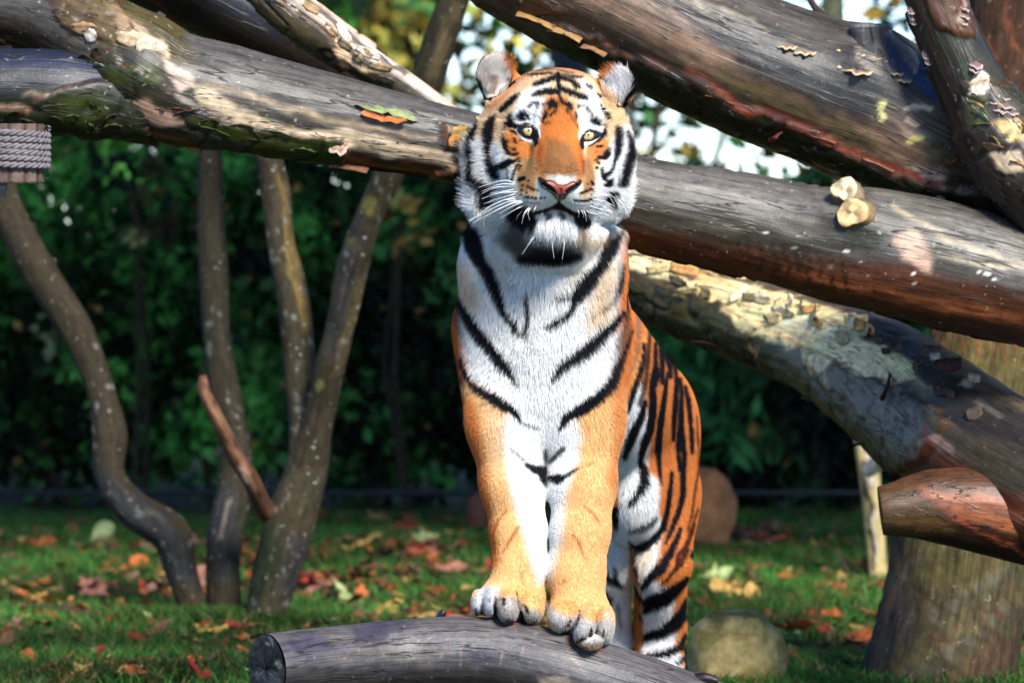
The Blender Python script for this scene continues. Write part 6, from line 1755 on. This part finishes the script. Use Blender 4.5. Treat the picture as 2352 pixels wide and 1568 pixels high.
HIND = [
    pg('v', ORG, 10, (1300, 500), (1700, 500), (1700, 1700), (1300, 1700)),
    pg('g', WHT, 16, (160, -160), (270, -330), (320, -60), (330, 0), (310, 250), (385, 320), (380, 520), (425, 600), (400, 690), (390, 800), (320, 940), (440, 1000), (490, 1090), (470, 1190), (500, 1290), (480, 1390), (540, 1440), (500, 1600), (200, 1600), (20, 1600), (-80, 900), (-60, 300)),
    pg('g', CRM, 26, (380, 720), (300, 920), (250, 1040), (170, 1000), (150, 880), (170, 720), (260, 760), op=.55), pg('g', CRM, 20, (215, 1150), (300, 1230), (250, 1420), (220, 1400), op=.8),
    pg('f', (.8, .42, .14), 20, (330, 600), (200, 900), (160, 1100), (170, 1200), (270, 900), op=.7),
    st('f', (.22, .13, .09), 9, (235, 380, 12), (240, 500, 16), (245, 620, 20), (235, 740, 20), (200, 860, 14), (150, 1000, 8), op=.8),
    st('f', BLK, 5, (285, 750, 10), (270, 860, 18), (235, 980, 18), (200, 1090, 18), (175, 1200, 13), (165, 1260, 7)),
    st('f', BLK, 6, (325, 580, 8), (325, 720, 10), (315, 860, 14), (300, 980, 16), (270, 1120, 17), (245, 1200, 9), op=.9),
    st('f', BLK, 5, (370, 740, 9), (375, 900, 13), (375, 980, 26), (350, 1080, 22), (355, 1180, 22), (350, 1290, 24), (330, 1400, 24), (290, 1500, 27), (270, 1568, 18)),
    st('f', BLK, 5, (290, 1180, 14), (265, 1290, 22), (210, 1400, 27), (175, 1500, 22), (150, 1568, 12)),
    st('f', BLK, 5, (410, 780, 12), (425, 900, 15), (425, 1040, 12)), st('f', BLK, 5, (465, 960, 7), (450, 1100, 13), (430, 1250, 17), (415, 1350, 20), (400, 1480, 18), (395, 1568, 20)),
    st('f', BLK, 5, (440, 810, 14), (480, 900, 16), (490, 1000, 10)), st('f', BLK, 5, (520, 920, 9), (535, 1040, 13), (530, 1160, 16), (520, 1300, 15), (512, 1480, 11)),
    st('f', BLK, 5, (560, 1010, 9), (575, 1120, 11), (570, 1250, 15), (570, 1380, 19), (560, 1480, 18), (550, 1560, 15)), st('f', BLK, 5, (575, 1400, 14), (590, 1480, 13), (595, 1560, 9)),
    st('f', BLK, 5, (600, 1070, 9), (625, 1180, 15), (640, 1320, 13), (650, 1440, 11), (655, 1568, 9)), st('f', BLK, 5, (690, 1300, 4), (700, 1500, 6), op=.8),
    st('f', BLK, 6, (270, 470, 12), (300, 540, 16), (340, 620, 14), (400, 730, 16), (440, 800, 12)), st('f', BLK, 6, (480, 850, 12), (530, 930, 9)),
    st('g', BLK, 6, (320, 0, 12), (290, 80, 16), (270, 180, 12), (290, 260, 24), (290, 340, 22), (260, 400, 16), (200, 470, 10)), st('g', BLK, 6, (220, 0, 12), (200, 60, 16), (170, 160, 12)),
    st('g', BLK, 5, (395, 0, 11), (385, 150, 13), (390, 260, 9), (395, 340, 5)), st('g', BLK, 5, (470, 270, 9), (455, 400, 13), (440, 520, 13), (410, 620, 17), (360, 680, 22), (280, 740, 27), (220, 740, 20), (200, 700, 8)),
    st('g', BLK, 6, (200, 630, 7), (270, 620, 14), (340, 580, 14), (370, 550, 7), op=.9), st('g', BLK, 5, (520, 0, 12), (510, 120, 9), (520, 250, 9)), st('g', BLK, 5, (530, 40, 13), (550, 150, 13), (540, 300, 13), (540, 420, 15), (510, 530, 13), (460, 650, 11), (430, 720, 5)),
    st('g', BLK, 5, (595, 0, 11), (598, 140, 7)), st('g', (.09, .02, .01), 6, (640, 50, 5), (640, 250, 9), (615, 400, 9), (600, 520, 9), (570, 640, 7)), st('g', (.09, .02, .01), 6, (635, 500, 8), (600, 620, 10), (575, 720, 12)),
    st('g', BLK, 5, (525, 630, 9), (490, 720, 15), (450, 800, 19), (400, 880, 26), (330, 940, 20), (265, 1010, 10)), st('g', (.06, .012, .006), 6, (610, 600, 12), (560, 740, 18), (520, 800, 26), (500, 870, 13), (450, 940, 14), (400, 985, 7)), st('g', (.06, .012, .006), 6, (570, 760, 14), (540, 840, 12), (500, 890, 12)), st('g', DOR, 6, (525, 800, 7), op=.8),
    st('g', BLK, 5, (570, 945, 13), (500, 1010, 24), (430, 1060, 38), (340, 1090, 38), (270, 1130, 27), (245, 1180, 8)), st('g', BLK, 5, (575, 1080, 19), (545, 1160, 28), (490, 1230, 34), (400, 1280, 28), (310, 1305, 22), (265, 1310, 8)),
    st('g', BLK, 5, (555, 1300, 9), (520, 1380, 19), (440, 1415, 20), (330, 1430, 14)), st('g', BLK, 5, (545, 1440, 7), (500, 1480, 10)), st('g', BLK, 4, (615, 760, 10), (600, 800, 12)), st('g', BLK, 4, (595, 960, 8), (590, 1010, 6), op=.8),
    st('g', BLK, 5, (50, 935, 15), (100, 950, 23), (140, 980, 12)), st('g', BLK, 5, (35, 1020, 9), (60, 1080, 26), (80, 1110, 12)), st('g', BLK, 5, (110, 880, 9), (105, 930, 10), op=.8), st('g', BLK, 8, (240, 1050, 17), (225, 1120, 12)), st('g', BLK, 7, (120, 1100, 9), (140, 1240, 7), op=.6),
]


for q_ in range(len(HEAD)):            # fur laps over the dark marks, so they are laid a little wider
    if HEAD[q_][0] == 's' and HEAD[q_][2] == BLK:
        HEAD[q_] = ('s', [(a_, b_, w_ * 1.22 + 0.9) for a_, b_, w_ in HEAD[q_][1]]) + HEAD[q_][2:]

for lst, kw, ka in ((FRONT, 1.16, 0.8), (HIND, 1.36, 0.8)):
    for q_ in range(len(lst)):
        if lst[q_][0] == 's' and lst[q_][2] == BLK:
            lst[q_] = ('s', [(a_, b_, w_ * kw + ka) for a_, b_, w_ in lst[q_][1]]) + lst[q_][2:]


def coat(V, N, jit):
    """colour of the coat at points V with normals N"""
    px, py = proj(V)
    px = px + jit[:, 0]
    py = py + jit[:, 1]
    n = len(V)
    col = np.tile(np.array(ORG), (n, 1))
    # everywhere the photograph does not show: ringed stripes over orange, pale below
    ph = V[:, 1] * 9 + 1.1 * vnoise(V * 7, 3) + 0.8 * np.sin(V[:, 2] * 9 + 1)
    sm = (np.abs((ph % 1) - 0.5) < 0.13 + 0.08 * vnoise(V * 11, 9)) & (vnoise(V * 5, 4) > 0.3)
    pale = sstep(0.35, 0.8, -N[:, 2])
    col = lerp(col, np.array(WHT), pale[:, None])
    col[sm] = BLK
    hind = V[:, 1] > 0.42
    head = (V[:, 1] < 0.05) & (py < 600)
    face = head & ((N[:, 1] < 0.35) | (V[:, 1] < -0.1))
    front = ~hind & ~head
    seen = (N[:, 1] < 0.45)
    fl = (px > 1418 + 10 * np.sin(py / 40)) & (py > 540) & (V[:, 1] > 0.16)
    paint(col, px, py, FRONT, (front | (head & (py > 430))) & ~fl & seen)
    paint(col, px, py, HIND, (hind | fl) & (N[:, 0] > -0.75) & seen)
    col[head & ~face & (py < 250)] = BLK
    paint(col, px, py, HEAD, face)
    e1 = ((px - 1138) / 62) ** 2 + ((py - 176) / 72) ** 2
    e2 = ((px - 1420) / 58) ** 2 + ((py - 200) / 70) ** 2
    rim = head & (N[:, 1] > -0.30) & (((e1 < 1) & (py < 235) & (px < 1185)) | ((e2 < 1) & (py < 250) & (px > 1375)))
    col[rim] = BLK
    col = col * (0.94 + 0.12 * vnoise(V * 40, 21))[:, None]
    return np.clip(col, 0.004, 0.92)


skin = NT("tiger_skin")
skin.base(skin.attr("coat").outputs["Color"])
skin.set(0.75, 0.15)
TC = coat(TV, TN, np.zeros((len(TV), 2)))
tiger = mesh_obj("tiger", TV, TF, skin.m, attrs={"coat": rgba(TC)})
tag(tiger, "striped orange tiger standing with both front paws on the low log, facing forward", "tiger")

# ---- eyes, lids and nose sit on the surface just built
TPX, TPY = proj(TV)


def surf_Y(px, py, r=9):
    m = (np.abs(TPX - px) < r) & (np.abs(TPY - py) < r) & (TN[:, 1] < 0.1) & (TV[:, 1] < 0.05)
    return TV[m, 1].mean() if r > 8 else np.percentile(TV[m, 1], 30)


def eye_material():
    k = NT("tiger_eye")
    r = k.attr("rad").outputs["Fac"]
    tc = k.n("ShaderNodeTexCoord")
    streak = k.noise(tc.outputs["Object"], 900, 3)
    rr = k.math('ADD', r, k.math('MULTIPLY', k.math('SUBTRACT', streak, 0.5), 0.10))
    k.base(k.ramp(rr, [(0.0, (.003, .003, .003)), (0.13, (.003, .003, .003)), (0.20, (.40, .42, .24)), (0.62, (.62, .47, .17)), (0.84, (.42, .25, .08)), (0.93, (.02, .012, .006)), (1.0, (.01, .008, .006))]))
    k.set(0.08, 0.7)
    k.b.inputs["Coat Weight"].default_value = 1.0
    k.b.inputs["Coat Roughness"].default_value = 0.02
    return k.m


EYE_M = eye_material()
LID_M = flat_mat("eyelid_skin", (.008, .007, .009), 0.4, 0.4, 300, 0.2)
eyes_px = []
for (ex, ey, tilt, sgn) in ((1214.5, 301.0, 10, -1), (1351.5, 311.0, -8, 1)):
    Ys = surf_Y(ex, ey)
    R = 0.0165
    c = P(ex, ey, Ys + 0.0085)
    look = (CAM - c) / np.linalg.norm(CAM - c)
    look = look + np.array([0.01 * sgn, 0, 0.06])
    look /= np.linalg.norm(look)
    right = np.cross(look, [0, 0, 1.0])
    right = -right / np.linalg.norm(right)
    up = np.cross(look, right)
    if up[2] < 0:
        up = -up
    vs, fs, rad = [], [], []
    NR, NA = 16, 28
    for i in range(NR + 1):
        th = math.pi * 0.62 * i / NR
        for j in range(NA):
            a = 2 * math.pi * j / NA
            rr_ = R * math.sin(th)
            vs.append(c + look * R * math.cos(th) + right * rr_ * math.cos(a) + up * rr_ * math.sin(a))
            rad.append(min(rr_ / 0.0138, 1.0) if th < math.pi / 2 else 1.0)
    for i in range(NR):
        for j in range(NA):
            q = (i * NA + j, i * NA + (j + 1) % NA, (i + 1) * NA + (j + 1) % NA, (i + 1) * NA + j)
            fs.append(q[::-1])
    eye = mesh_obj("eye", np.array(vs), np.array(fs), EYE_M, tiger, attrs={"rad": np.array(rad)})
    # lid: almond ring lying over the ball, thick at the rim
    ring = []
    NA = 36
    ti = math.radians(tilt)
    for (k, lift, grow) in ((0, 0.0005, 0.0), (1, 0.0022, 0.0007), (2, 0.0020, 0.0032), (3, -0.0035, 0.0065)):
        for j in range(NA):
            a = 2 * math.pi * j / NA
            ca, sa = math.cos(a), math.sin(a)
            w = 0.0148 if (ca * sgn) > 0 else 0.0142
            h = 0.0060 if sa > 0 else 0.0108
            x = (w * abs(ca) ** 0.85 * np.sign(ca)) + grow * ca
            y = h * sa * (1 - 0.22 * ca * ca) + grow * sa * 1.1
            if ca * sgn > 0.6:
                x += sgn * 0.004 * (ca * sgn - 0.6) * (1 + k)
            if ca * sgn < -0.6:
                y -= 0.008 * (-ca * sgn - 0.6) * (1 + 0.5 * k)
            xr = x * math.cos(ti) + y * math.sin(ti)
            yr = -x * math.sin(ti) + y * math.cos(ti)
            rho2 = xr * xr + yr * yr
            dep = math.sqrt(max(R * R - rho2, 0.0)) if rho2 < R * R * 0.9 else R * 0.316 - (math.sqrt(rho2) - R * 0.949) * 0.9
            ring.append(c + look * (dep + lift) + right * xr + up * yr)
    fs = []
    for i in range(3):
        for j in range(NA):
            fs.append((i * NA + j, (i + 1) * NA + j, (i + 1) * NA + (j + 1) % NA, i * NA + (j + 1) % NA))
    mesh_obj("eyelid", np.array(ring), np.array(fs), LID_M, tiger)
    eyes_px.append((ex, ey))

# nose leather: fine patch following the muzzle
nose_ops = [
    pg('e', (.005, .005, .007), 1.5, (560, 70), (1230, 70), (1230, 430), (560, 430)),
    pg('e', (.66, .15, .11), 3, (690, 160), (735, 132), (790, 150), (840, 190), (930, 203), (1000, 190), (1060, 158), (1112, 160), (1105, 190), (1000, 245), (950, 310), (900, 335), (880, 335), (840, 300), (800, 235), (740, 185)),
    pg('e', (.40, .05, .03), 4, (860, 230), (930, 230), (940, 300), (900, 330), (860, 300), op=.7),
    st('e', (.80, .36, .32), 4, (720, 150, 14), (800, 190, 12), op=.8), st('e', (.80, .36, .32), 4, (1090, 170, 14), (1010, 210, 12), op=.8),
    st('e', (.04, .02, .05), 2, (690, 135, 5), (790, 140, 5), (850, 195, 6), (930, 205, 6), (1000, 190, 6), (1060, 150, 5), (1115, 155, 5)),
]
outline = S('e', (572, 85), (610, 90), (690, 128), (735, 118), (800, 138), (850, 182), (930, 196), (995, 180), (1050, 142), (1100, 140), (1125, 160), (1185, 112), (1205, 130), (1190, 190), (1120, 240), (1040, 280), (980, 340), (920, 395), (872, 420), (830, 380), (790, 320), (720, 285), (640, 235), (590, 170))
nx_ = np.arange(1234, 1340, 0.7)
ny_ = np.arange(404, 466, 0.7)
GX, GY = np.meshgrid(nx_, ny_)
fx, fy = GX.ravel(), GY.ravel()
pd = poly_dist(fx, fy, outline)
near = (TPX > 1225) & (TPX < 1348) & (TPY > 395) & (TPY < 475) & (TN[:, 1] < 0.2) & (TV[:, 1] < -0.15)
bx, by, bY = TPX[near], TPY[near], TV[near, 1]
Yp = np.empty(len(fx))
for k in range(0, len(fx), 2000):
    d2 = (fx[k:k + 2000, None] - bx) ** 2 + (fy[k:k + 2000, None] - by) ** 2
    w = np.exp(-d2 / 60.0)
    Yp[k:k + 2000] = (w * bY).sum(1) / w.sum(1)
nost = np.minimum(seg_dist(fx, fy, S('e', (650, 180, 12), (740, 240, 24), (810, 285, 12))), seg_dist(fx, fy, S('e', (1130, 190, 10), (1040, 245, 20), (975, 295, 12))))
Yp = Yp - 0.011 + 0.010 * (1 - sstep(-4, 4, nost)) + 0.010 * sstep(-2.0, 1.5, pd) + 0.003 * (1 - sstep(0, 3.5, np.abs(fx - 1287.5))) * (fy > 432)
npts = np.array([P(a, b, c) for a, b, c in zip(fx, fy, Yp)])
ncol = np.tile(np.array((.005, .005, .007)), (len(fx), 1))
paint(ncol, fx, fy, nose_ops)
keep = (pd < 1.2).reshape(GX.shape)
h_, w_ = GX.shape
ii = np.arange(h_ * w_).reshape(h_, w_)
qk = keep[:-1, :-1] & keep[1:, :-1] & keep[:-1, 1:] & keep[1:, 1:]
q = np.stack([ii[:-1, :-1][qk], ii[1:, :-1][qk], ii[1:, 1:][qk], ii[:-1, 1:][qk]], axis=1)
used, inv = np.unique(q, return_inverse=True)
nm = NT("nose_leather")
nm.base(nm.attr("coat").outputs["Color"])
nm.set(0.42, 0.5)
nm.bump(nm.noise(nm.n("ShaderNodeTexCoord").outputs["Object"], 700, 2), 0.25, 0.001)
mesh_obj("nose", npts[used], inv.reshape(q.shape), nm.m, tiger, attrs={"coat": rgba(ncol[used])})

# ---- fur: hairs rooted on the skin, combed back from the nose and down the body
NH = 620000
tri = np.vstack([TF[:, [0, 1, 2]], TF[:, [0, 2, 3]]])
ctr = TV[tri].mean(1)
cn = np.cross(TV[tri[:, 1]] - TV[tri[:, 0]], TV[tri[:, 2]] - TV[tri[:, 0]])
area = np.linalg.norm(cn, axis=1) / 2
cn = cn / np.maximum(2 * area[:, None], 1e-12)
cpx, cpy = proj(ctr)
is_head = (ctr[:, 1] < 0.06) & (cpy < 600)
wgt = area * np.where(cn[:, 1] < 0.3, 1.0, 0.35) * np.where(is_head, 2.1, 1.0)
pick = rng.choice(len(tri), NH, p=wgt / wgt.sum())
r1, r2 = rng.random(NH), rng.random(NH)
s1 = np.sqrt(r1)
bw = np.stack([1 - s1, s1 * (1 - r2), s1 * r2], axis=1)
HR = (TV[tri[pick]] * bw[:, :, None]).sum(1)
HNr = (TN[tri[pick]] * bw[:, :, None]).sum(1)
HNr /= np.linalg.norm(HNr, axis=1, keepdims=True)
hx, hy = proj(HR)
hd = (HR[:, 1] < 0.06) & ((hy < 500) | ((hy < 600) & (HR[:, 1] < -0.05)))
# length field (metres)
L = np.full(NH, 0.011)
L[HR[:, 1] > 0.42] = 0.012
fl_front = (HR[:, 1] <= 0.42) & ~hd
L[fl_front] = 0.009 + 0.016 * (1 - sstep(820, 1060, hy[fl_front]))
mid = fl_front & (np.abs(hx - 1248) < 90) & (hy < 1000)
L[mid] = np.maximum(L[mid], 0.030 * (1 - sstep(55, 90, np.abs(hx[mid] - 1248))) * (1 - sstep(900, 1000, hy[mid])))
hind_white = poly_dist(hx, hy, [q[:2] for q in HIND[1][1]])
L = np.where(HR[:, 1] > 0.42, 0.010 + 0.014 * (1 - sstep(-45, 40, hind_white)), L)
L[(hy > 1335) & (HR[:, 1] < 0.2)] = 0.009
# head
rn = np.hypot((hx - 1284), (hy - 400) * 0.95)
Lh = 0.007 + 0.006 * sstep(60, 120, rn) + 0.036 * sstep(120, 200, rn) * sstep(250, 380, hy)
Lh = Lh + 0.016 * sstep(115, 160, rn) * sstep(400, 460, hy)
Lh = np.where(hy < 250, 0.008 + 0.004 * sstep(60, 150, rn), Lh)
chin = ((hx - 1270) / 58) ** 2 + ((hy - 528) / 36) ** 2
Lh = np.where((chin < 1) & (hy > 500), 0.030, Lh)
Lh = np.where((hy > 520) & (chin >= 1), 0.030, Lh)
earL = ((hx - 1138) / 56) ** 2 + ((hy - 178) / 66) ** 2
earR = ((hx - 1418) / 52) ** 2 + ((hy - 202) / 62) ** 2
ear = np.minimum(earL, earR)
Lh = np.where((ear < 0.45) & (HNr[:, 1] < -0.2), 0.026, np.where(ear < 1.0, 0.007, Lh))
L = np.where(hd, Lh, L)
eye_d = np.minimum(np.hypot((hx - eyes_px[0][0]), (hy - eyes_px[0][1]) * 1.25), np.hypot((hx - eyes_px[1][0]), (hy - eyes_px[1][1]) * 1.25))
L = np.where(hd & (eye_d < 40), np.minimum(L, 0.0035 + 0.004 * sstep(18, 40, eye_d)), L)
nose_d = poly_dist(hx, hy, outline)
L = np.where(hd & (nose_d < 18), np.minimum(L, 0.003 + 0.004 * sstep(2, 18, nose_d)), L)
L *= 0.75 + 0.5 * rng.random(NH)
keep = ~(hd & (eye_d < 16)) & ~(hd & (nose_d < 1) & (HNr[:, 1] < 0.1))
# combing direction
D = np.tile(np.array([0.0, 0.35, -1.0]), (NH, 1))
hindm = HR[:, 1] > 0.42
D[hindm] = np.array([0.12, 0.55, -0.8])
D[fl_front] = np.array([0.0, 0.25, -1.0])
D[fl_front, 0] += np.clip((hx[fl_front] - 1248) / 260, -1, 1) * 0.45
out_x = (hx - 1284) / np.maximum(rn, 8)
out_z = -(hy - 405) / np.maximum(rn, 8)
hdv = np.stack([out_x, 0.35 - 0.4 * sstep(110, 180, rn), out_z - 0.30 * sstep(100, 200, rn)], axis=1)
D = np.where(hd[:, None], hdv, D)
below = hd & (hy > 500)
D[below] = np.stack([0.55 * (hx[below] - 1270) / 100, np.full(below.sum(), -0.1), np.full(below.sum(), -1.0)], axis=1)
earin = hd & (ear < 1.0) & (HNr[:, 1] < 0.1)
D[earin & (hx < 1284)] = np.array([0.55, 0.0, 0.75])
D[earin & (hx > 1284)] = np.array([-0.55, 0.0, 0.75])
nz = np.stack([vnoise(HR * 30, 31), vnoise(HR * 30, 32), vnoise(HR * 30, 33)], axis=1) - 0.5
D = D + lerp(0.13, 0.55, sstep(0.012, 0.03, L))[:, None] * nz + lerp(0.10, 0.17, sstep(0.010, 0.02, L))[:, None] * rng.normal(size=(NH, 3))
tang = D - (D * HNr).sum(1, keepdims=True) * HNr
tang /= np.maximum(np.linalg.norm(tang, axis=1, keepdims=True), 1e-6)
lift = lerp(0.30, 0.38, sstep(0.01, 0.025, L))[:, None]
ruff = hd & (rn > 130) & (hy > 280)
lift[ruff] = 0.55
d0 = tang * (1 - lift) + HNr * lift * 1.3
d0 /= np.linalg.norm(d0, axis=1, keepdims=True)
p0 = HR - HNr * 0.001
p1 = p0 + d0 * (L * 0.5)[:, None]
d1 = d0 * 0.8 + tang * 0.45 + np.array([0, 0, -0.18])
d1 /= np.linalg.norm(d1, axis=1, keepdims=True)
p2 = p1 + d1 * (L * 0.5)[:, None]
jit = rng.normal(size=(NH, 2)) * np.where(hd & (rn < 110), 0.7, 1.5)[:, None]
HC = coat(lerp(p0, p1, 0.9), HNr, jit)
va = lerp(0.10, 0.30, sstep(0.010, 0.03, L))[:, None]
HC = np.clip(HC * (1 - 0.6 * va + va * rng.random((NH, 1))) * (1 - 0.5 * va + va * vnoise(HR * 150, 77)[:, None]), 0.003, 0.93)
sel = np.nonzero(keep)[0]
n = len(sel)
pos = np.stack([p0[sel], p1[sel], p2[sel]], axis=1).reshape(-1, 3)
long_ = sstep(0.010, 0.03, L[sel])
rad0 = lerp(0.00046, 0.00048, long_)
rads = np.stack([rad0, rad0 * 0.8, rad0 * 0.18], axis=1).ravel()
pc = np.stack([HC[sel] * 0.85, HC[sel], HC[sel] * 1.04], axis=1).reshape(-1, 3)


def hair_obj(name, npt, pos, rads, cols, mat, parent):
    cu = bpy.data.hair_curves.new(name)
    n = len(pos) // npt
    cu.add_curves([npt] * n)
    cu.attributes["position"].data.foreach_set("vector", np.asarray(pos, dtype=np.float32).ravel())
    ra = cu.attributes.get("radius") or cu.attributes.new("radius", 'FLOAT', 'POINT')
    ra.data.foreach_set("value", np.asarray(rads, dtype=np.float32))
    ca = cu.attributes.new("coat", 'FLOAT_COLOR', 'POINT')
    ca.data.foreach_set("color", rgba(cols).astype(np.float32).ravel())
    cu.materials.append(mat)
    ob = bpy.data.objects.new(name, cu)
    COL.objects.link(ob)
    ob.parent = parent
    return ob


fm = NT("tiger_fur")
fm.base(fm.attr("coat").outputs["Color"])
fm.set(0.55, 0.12)
fur = hair_obj("fur", 3, pos, rads, pc, fm.m, tiger)
fur["kind"] = "stuff"

# ---- whiskers: long stiff hairs in a few rows
W = []


def surf_pt(px, py):
    return P(px, py, surf_Y(px, py, 7) - 0.002)


def whisker(z, *pts):
    """root and further points in a close-up; the root is on the muzzle, the rest sweeps back"""
    q = S(z, *pts)
    Y0 = surf_Y(q[0][0], q[0][1], 7) - 0.003
    ctrl = [P(a, b, Y0 - 0.02 * math.sin(min(1, k / (len(q) - 1)) * 2.4) + 0.02 * k / (len(q) - 1)) for k, (a, b) in enumerate(q)]
    cc = catmull(ctrl, 5 if len(q) == 3 else 3)
    idx = np.linspace(0, len(cc) - 1, 8).round().astype(int)
    W.append(cc[idx])


for w in (((960, 820), (760, 790), (380, 900)), ((940, 880), (650, 900), (430, 1000)), ((1000, 970), (700, 990), (430, 1080)), ((1020, 1080), (700, 1130), (230, 1430)), ((1040, 1100), (760, 1160), (220, 1440)), ((1080, 1110), (800, 1200), (290, 1465)),
          ((1100, 1120), (940, 1190), (700, 1320)), ((1120, 1180), (950, 1260), (720, 1400)), ((1080, 1270), (1010, 1350), (980, 1420)), ((1200, 1200), (1110, 1310), (1070, 1480)), ((1210, 1210), (1140, 1290), (1090, 1400)), ((1230, 1210), (1170, 1300), (1195, 1420)), ((1300, 1200), (1270, 1260), (1255, 1310)),
          ((980, 1000), (760, 1060), (460, 1160)), ((1000, 1040), (740, 1120), (480, 1240)), ((960, 930), (780, 960), (560, 1000)), ((1060, 1100), (880, 1160), (640, 1270)), ((950, 850), (720, 850), (440, 960))):
    whisker('c', *w)
for w in (((690, 900), (860, 890), (1060, 990)), ((720, 1000), (940, 1010), (1070, 1080)), ((700, 1040), (940, 1030), (1040, 1170)), ((690, 1120), (860, 1150), (1040, 1240)), ((680, 1140), (860, 1190), (990, 1300)), ((690, 1150), (840, 1230), (900, 1310)), ((560, 1240), (680, 1310), (850, 1330)), ((540, 1240), (580, 1320), (600, 1440)), ((500, 1250), (540, 1300), (560, 1380)),
          ((450, 1240), (480, 1300), (470, 1380)), ((640, 1220), (780, 1290), (960, 1340)), ((600, 1230), (740, 1310), (880, 1400)), ((720, 950), (860, 940), (1000, 1020)), ((700, 1090), (880, 1120), (1060, 1200)), ((640, 1180), (800, 1240), (1000, 1270))):
    whisker('d', *w)
for w in (((570, 880), (470, 980), (400, 1080)), ((580, 870), (460, 1020), (330, 1210)), ((590, 890), (540, 980), (570, 1100)), ((690, 900), (690, 1000), (700, 1110)), ((780, 920), (775, 1080), (800, 1270)), ((960, 900), (950, 1080), (920, 1290)), ((1000, 880), (1030, 960), (1030, 1070)), ((1060, 880), (1100, 970), (1130, 1120)), ((1130, 860), (1170, 920), (1215, 1000)), ((860, 920), (850, 960), (860, 1040))):
    whisker('e', *w)
whisker('b', (760, 720), (850, 650), (870, 630))
whisker('b', (820, 820), (880, 790), (910, 775))
whisker('b', (840, 860), (920, 850), (1000, 845))
W = np.array(W)
wr = np.tile(np.linspace(0.0011, 0.0003, 8), len(W))
wm = flat_mat("whisker", (.85, .85, .85), 0.4, 0.4, 50, 0.05)
hair_obj("whiskers", 8, W.reshape(-1, 3), wr, np.full((len(W) * 8, 3), 0.85), wm, tiger)
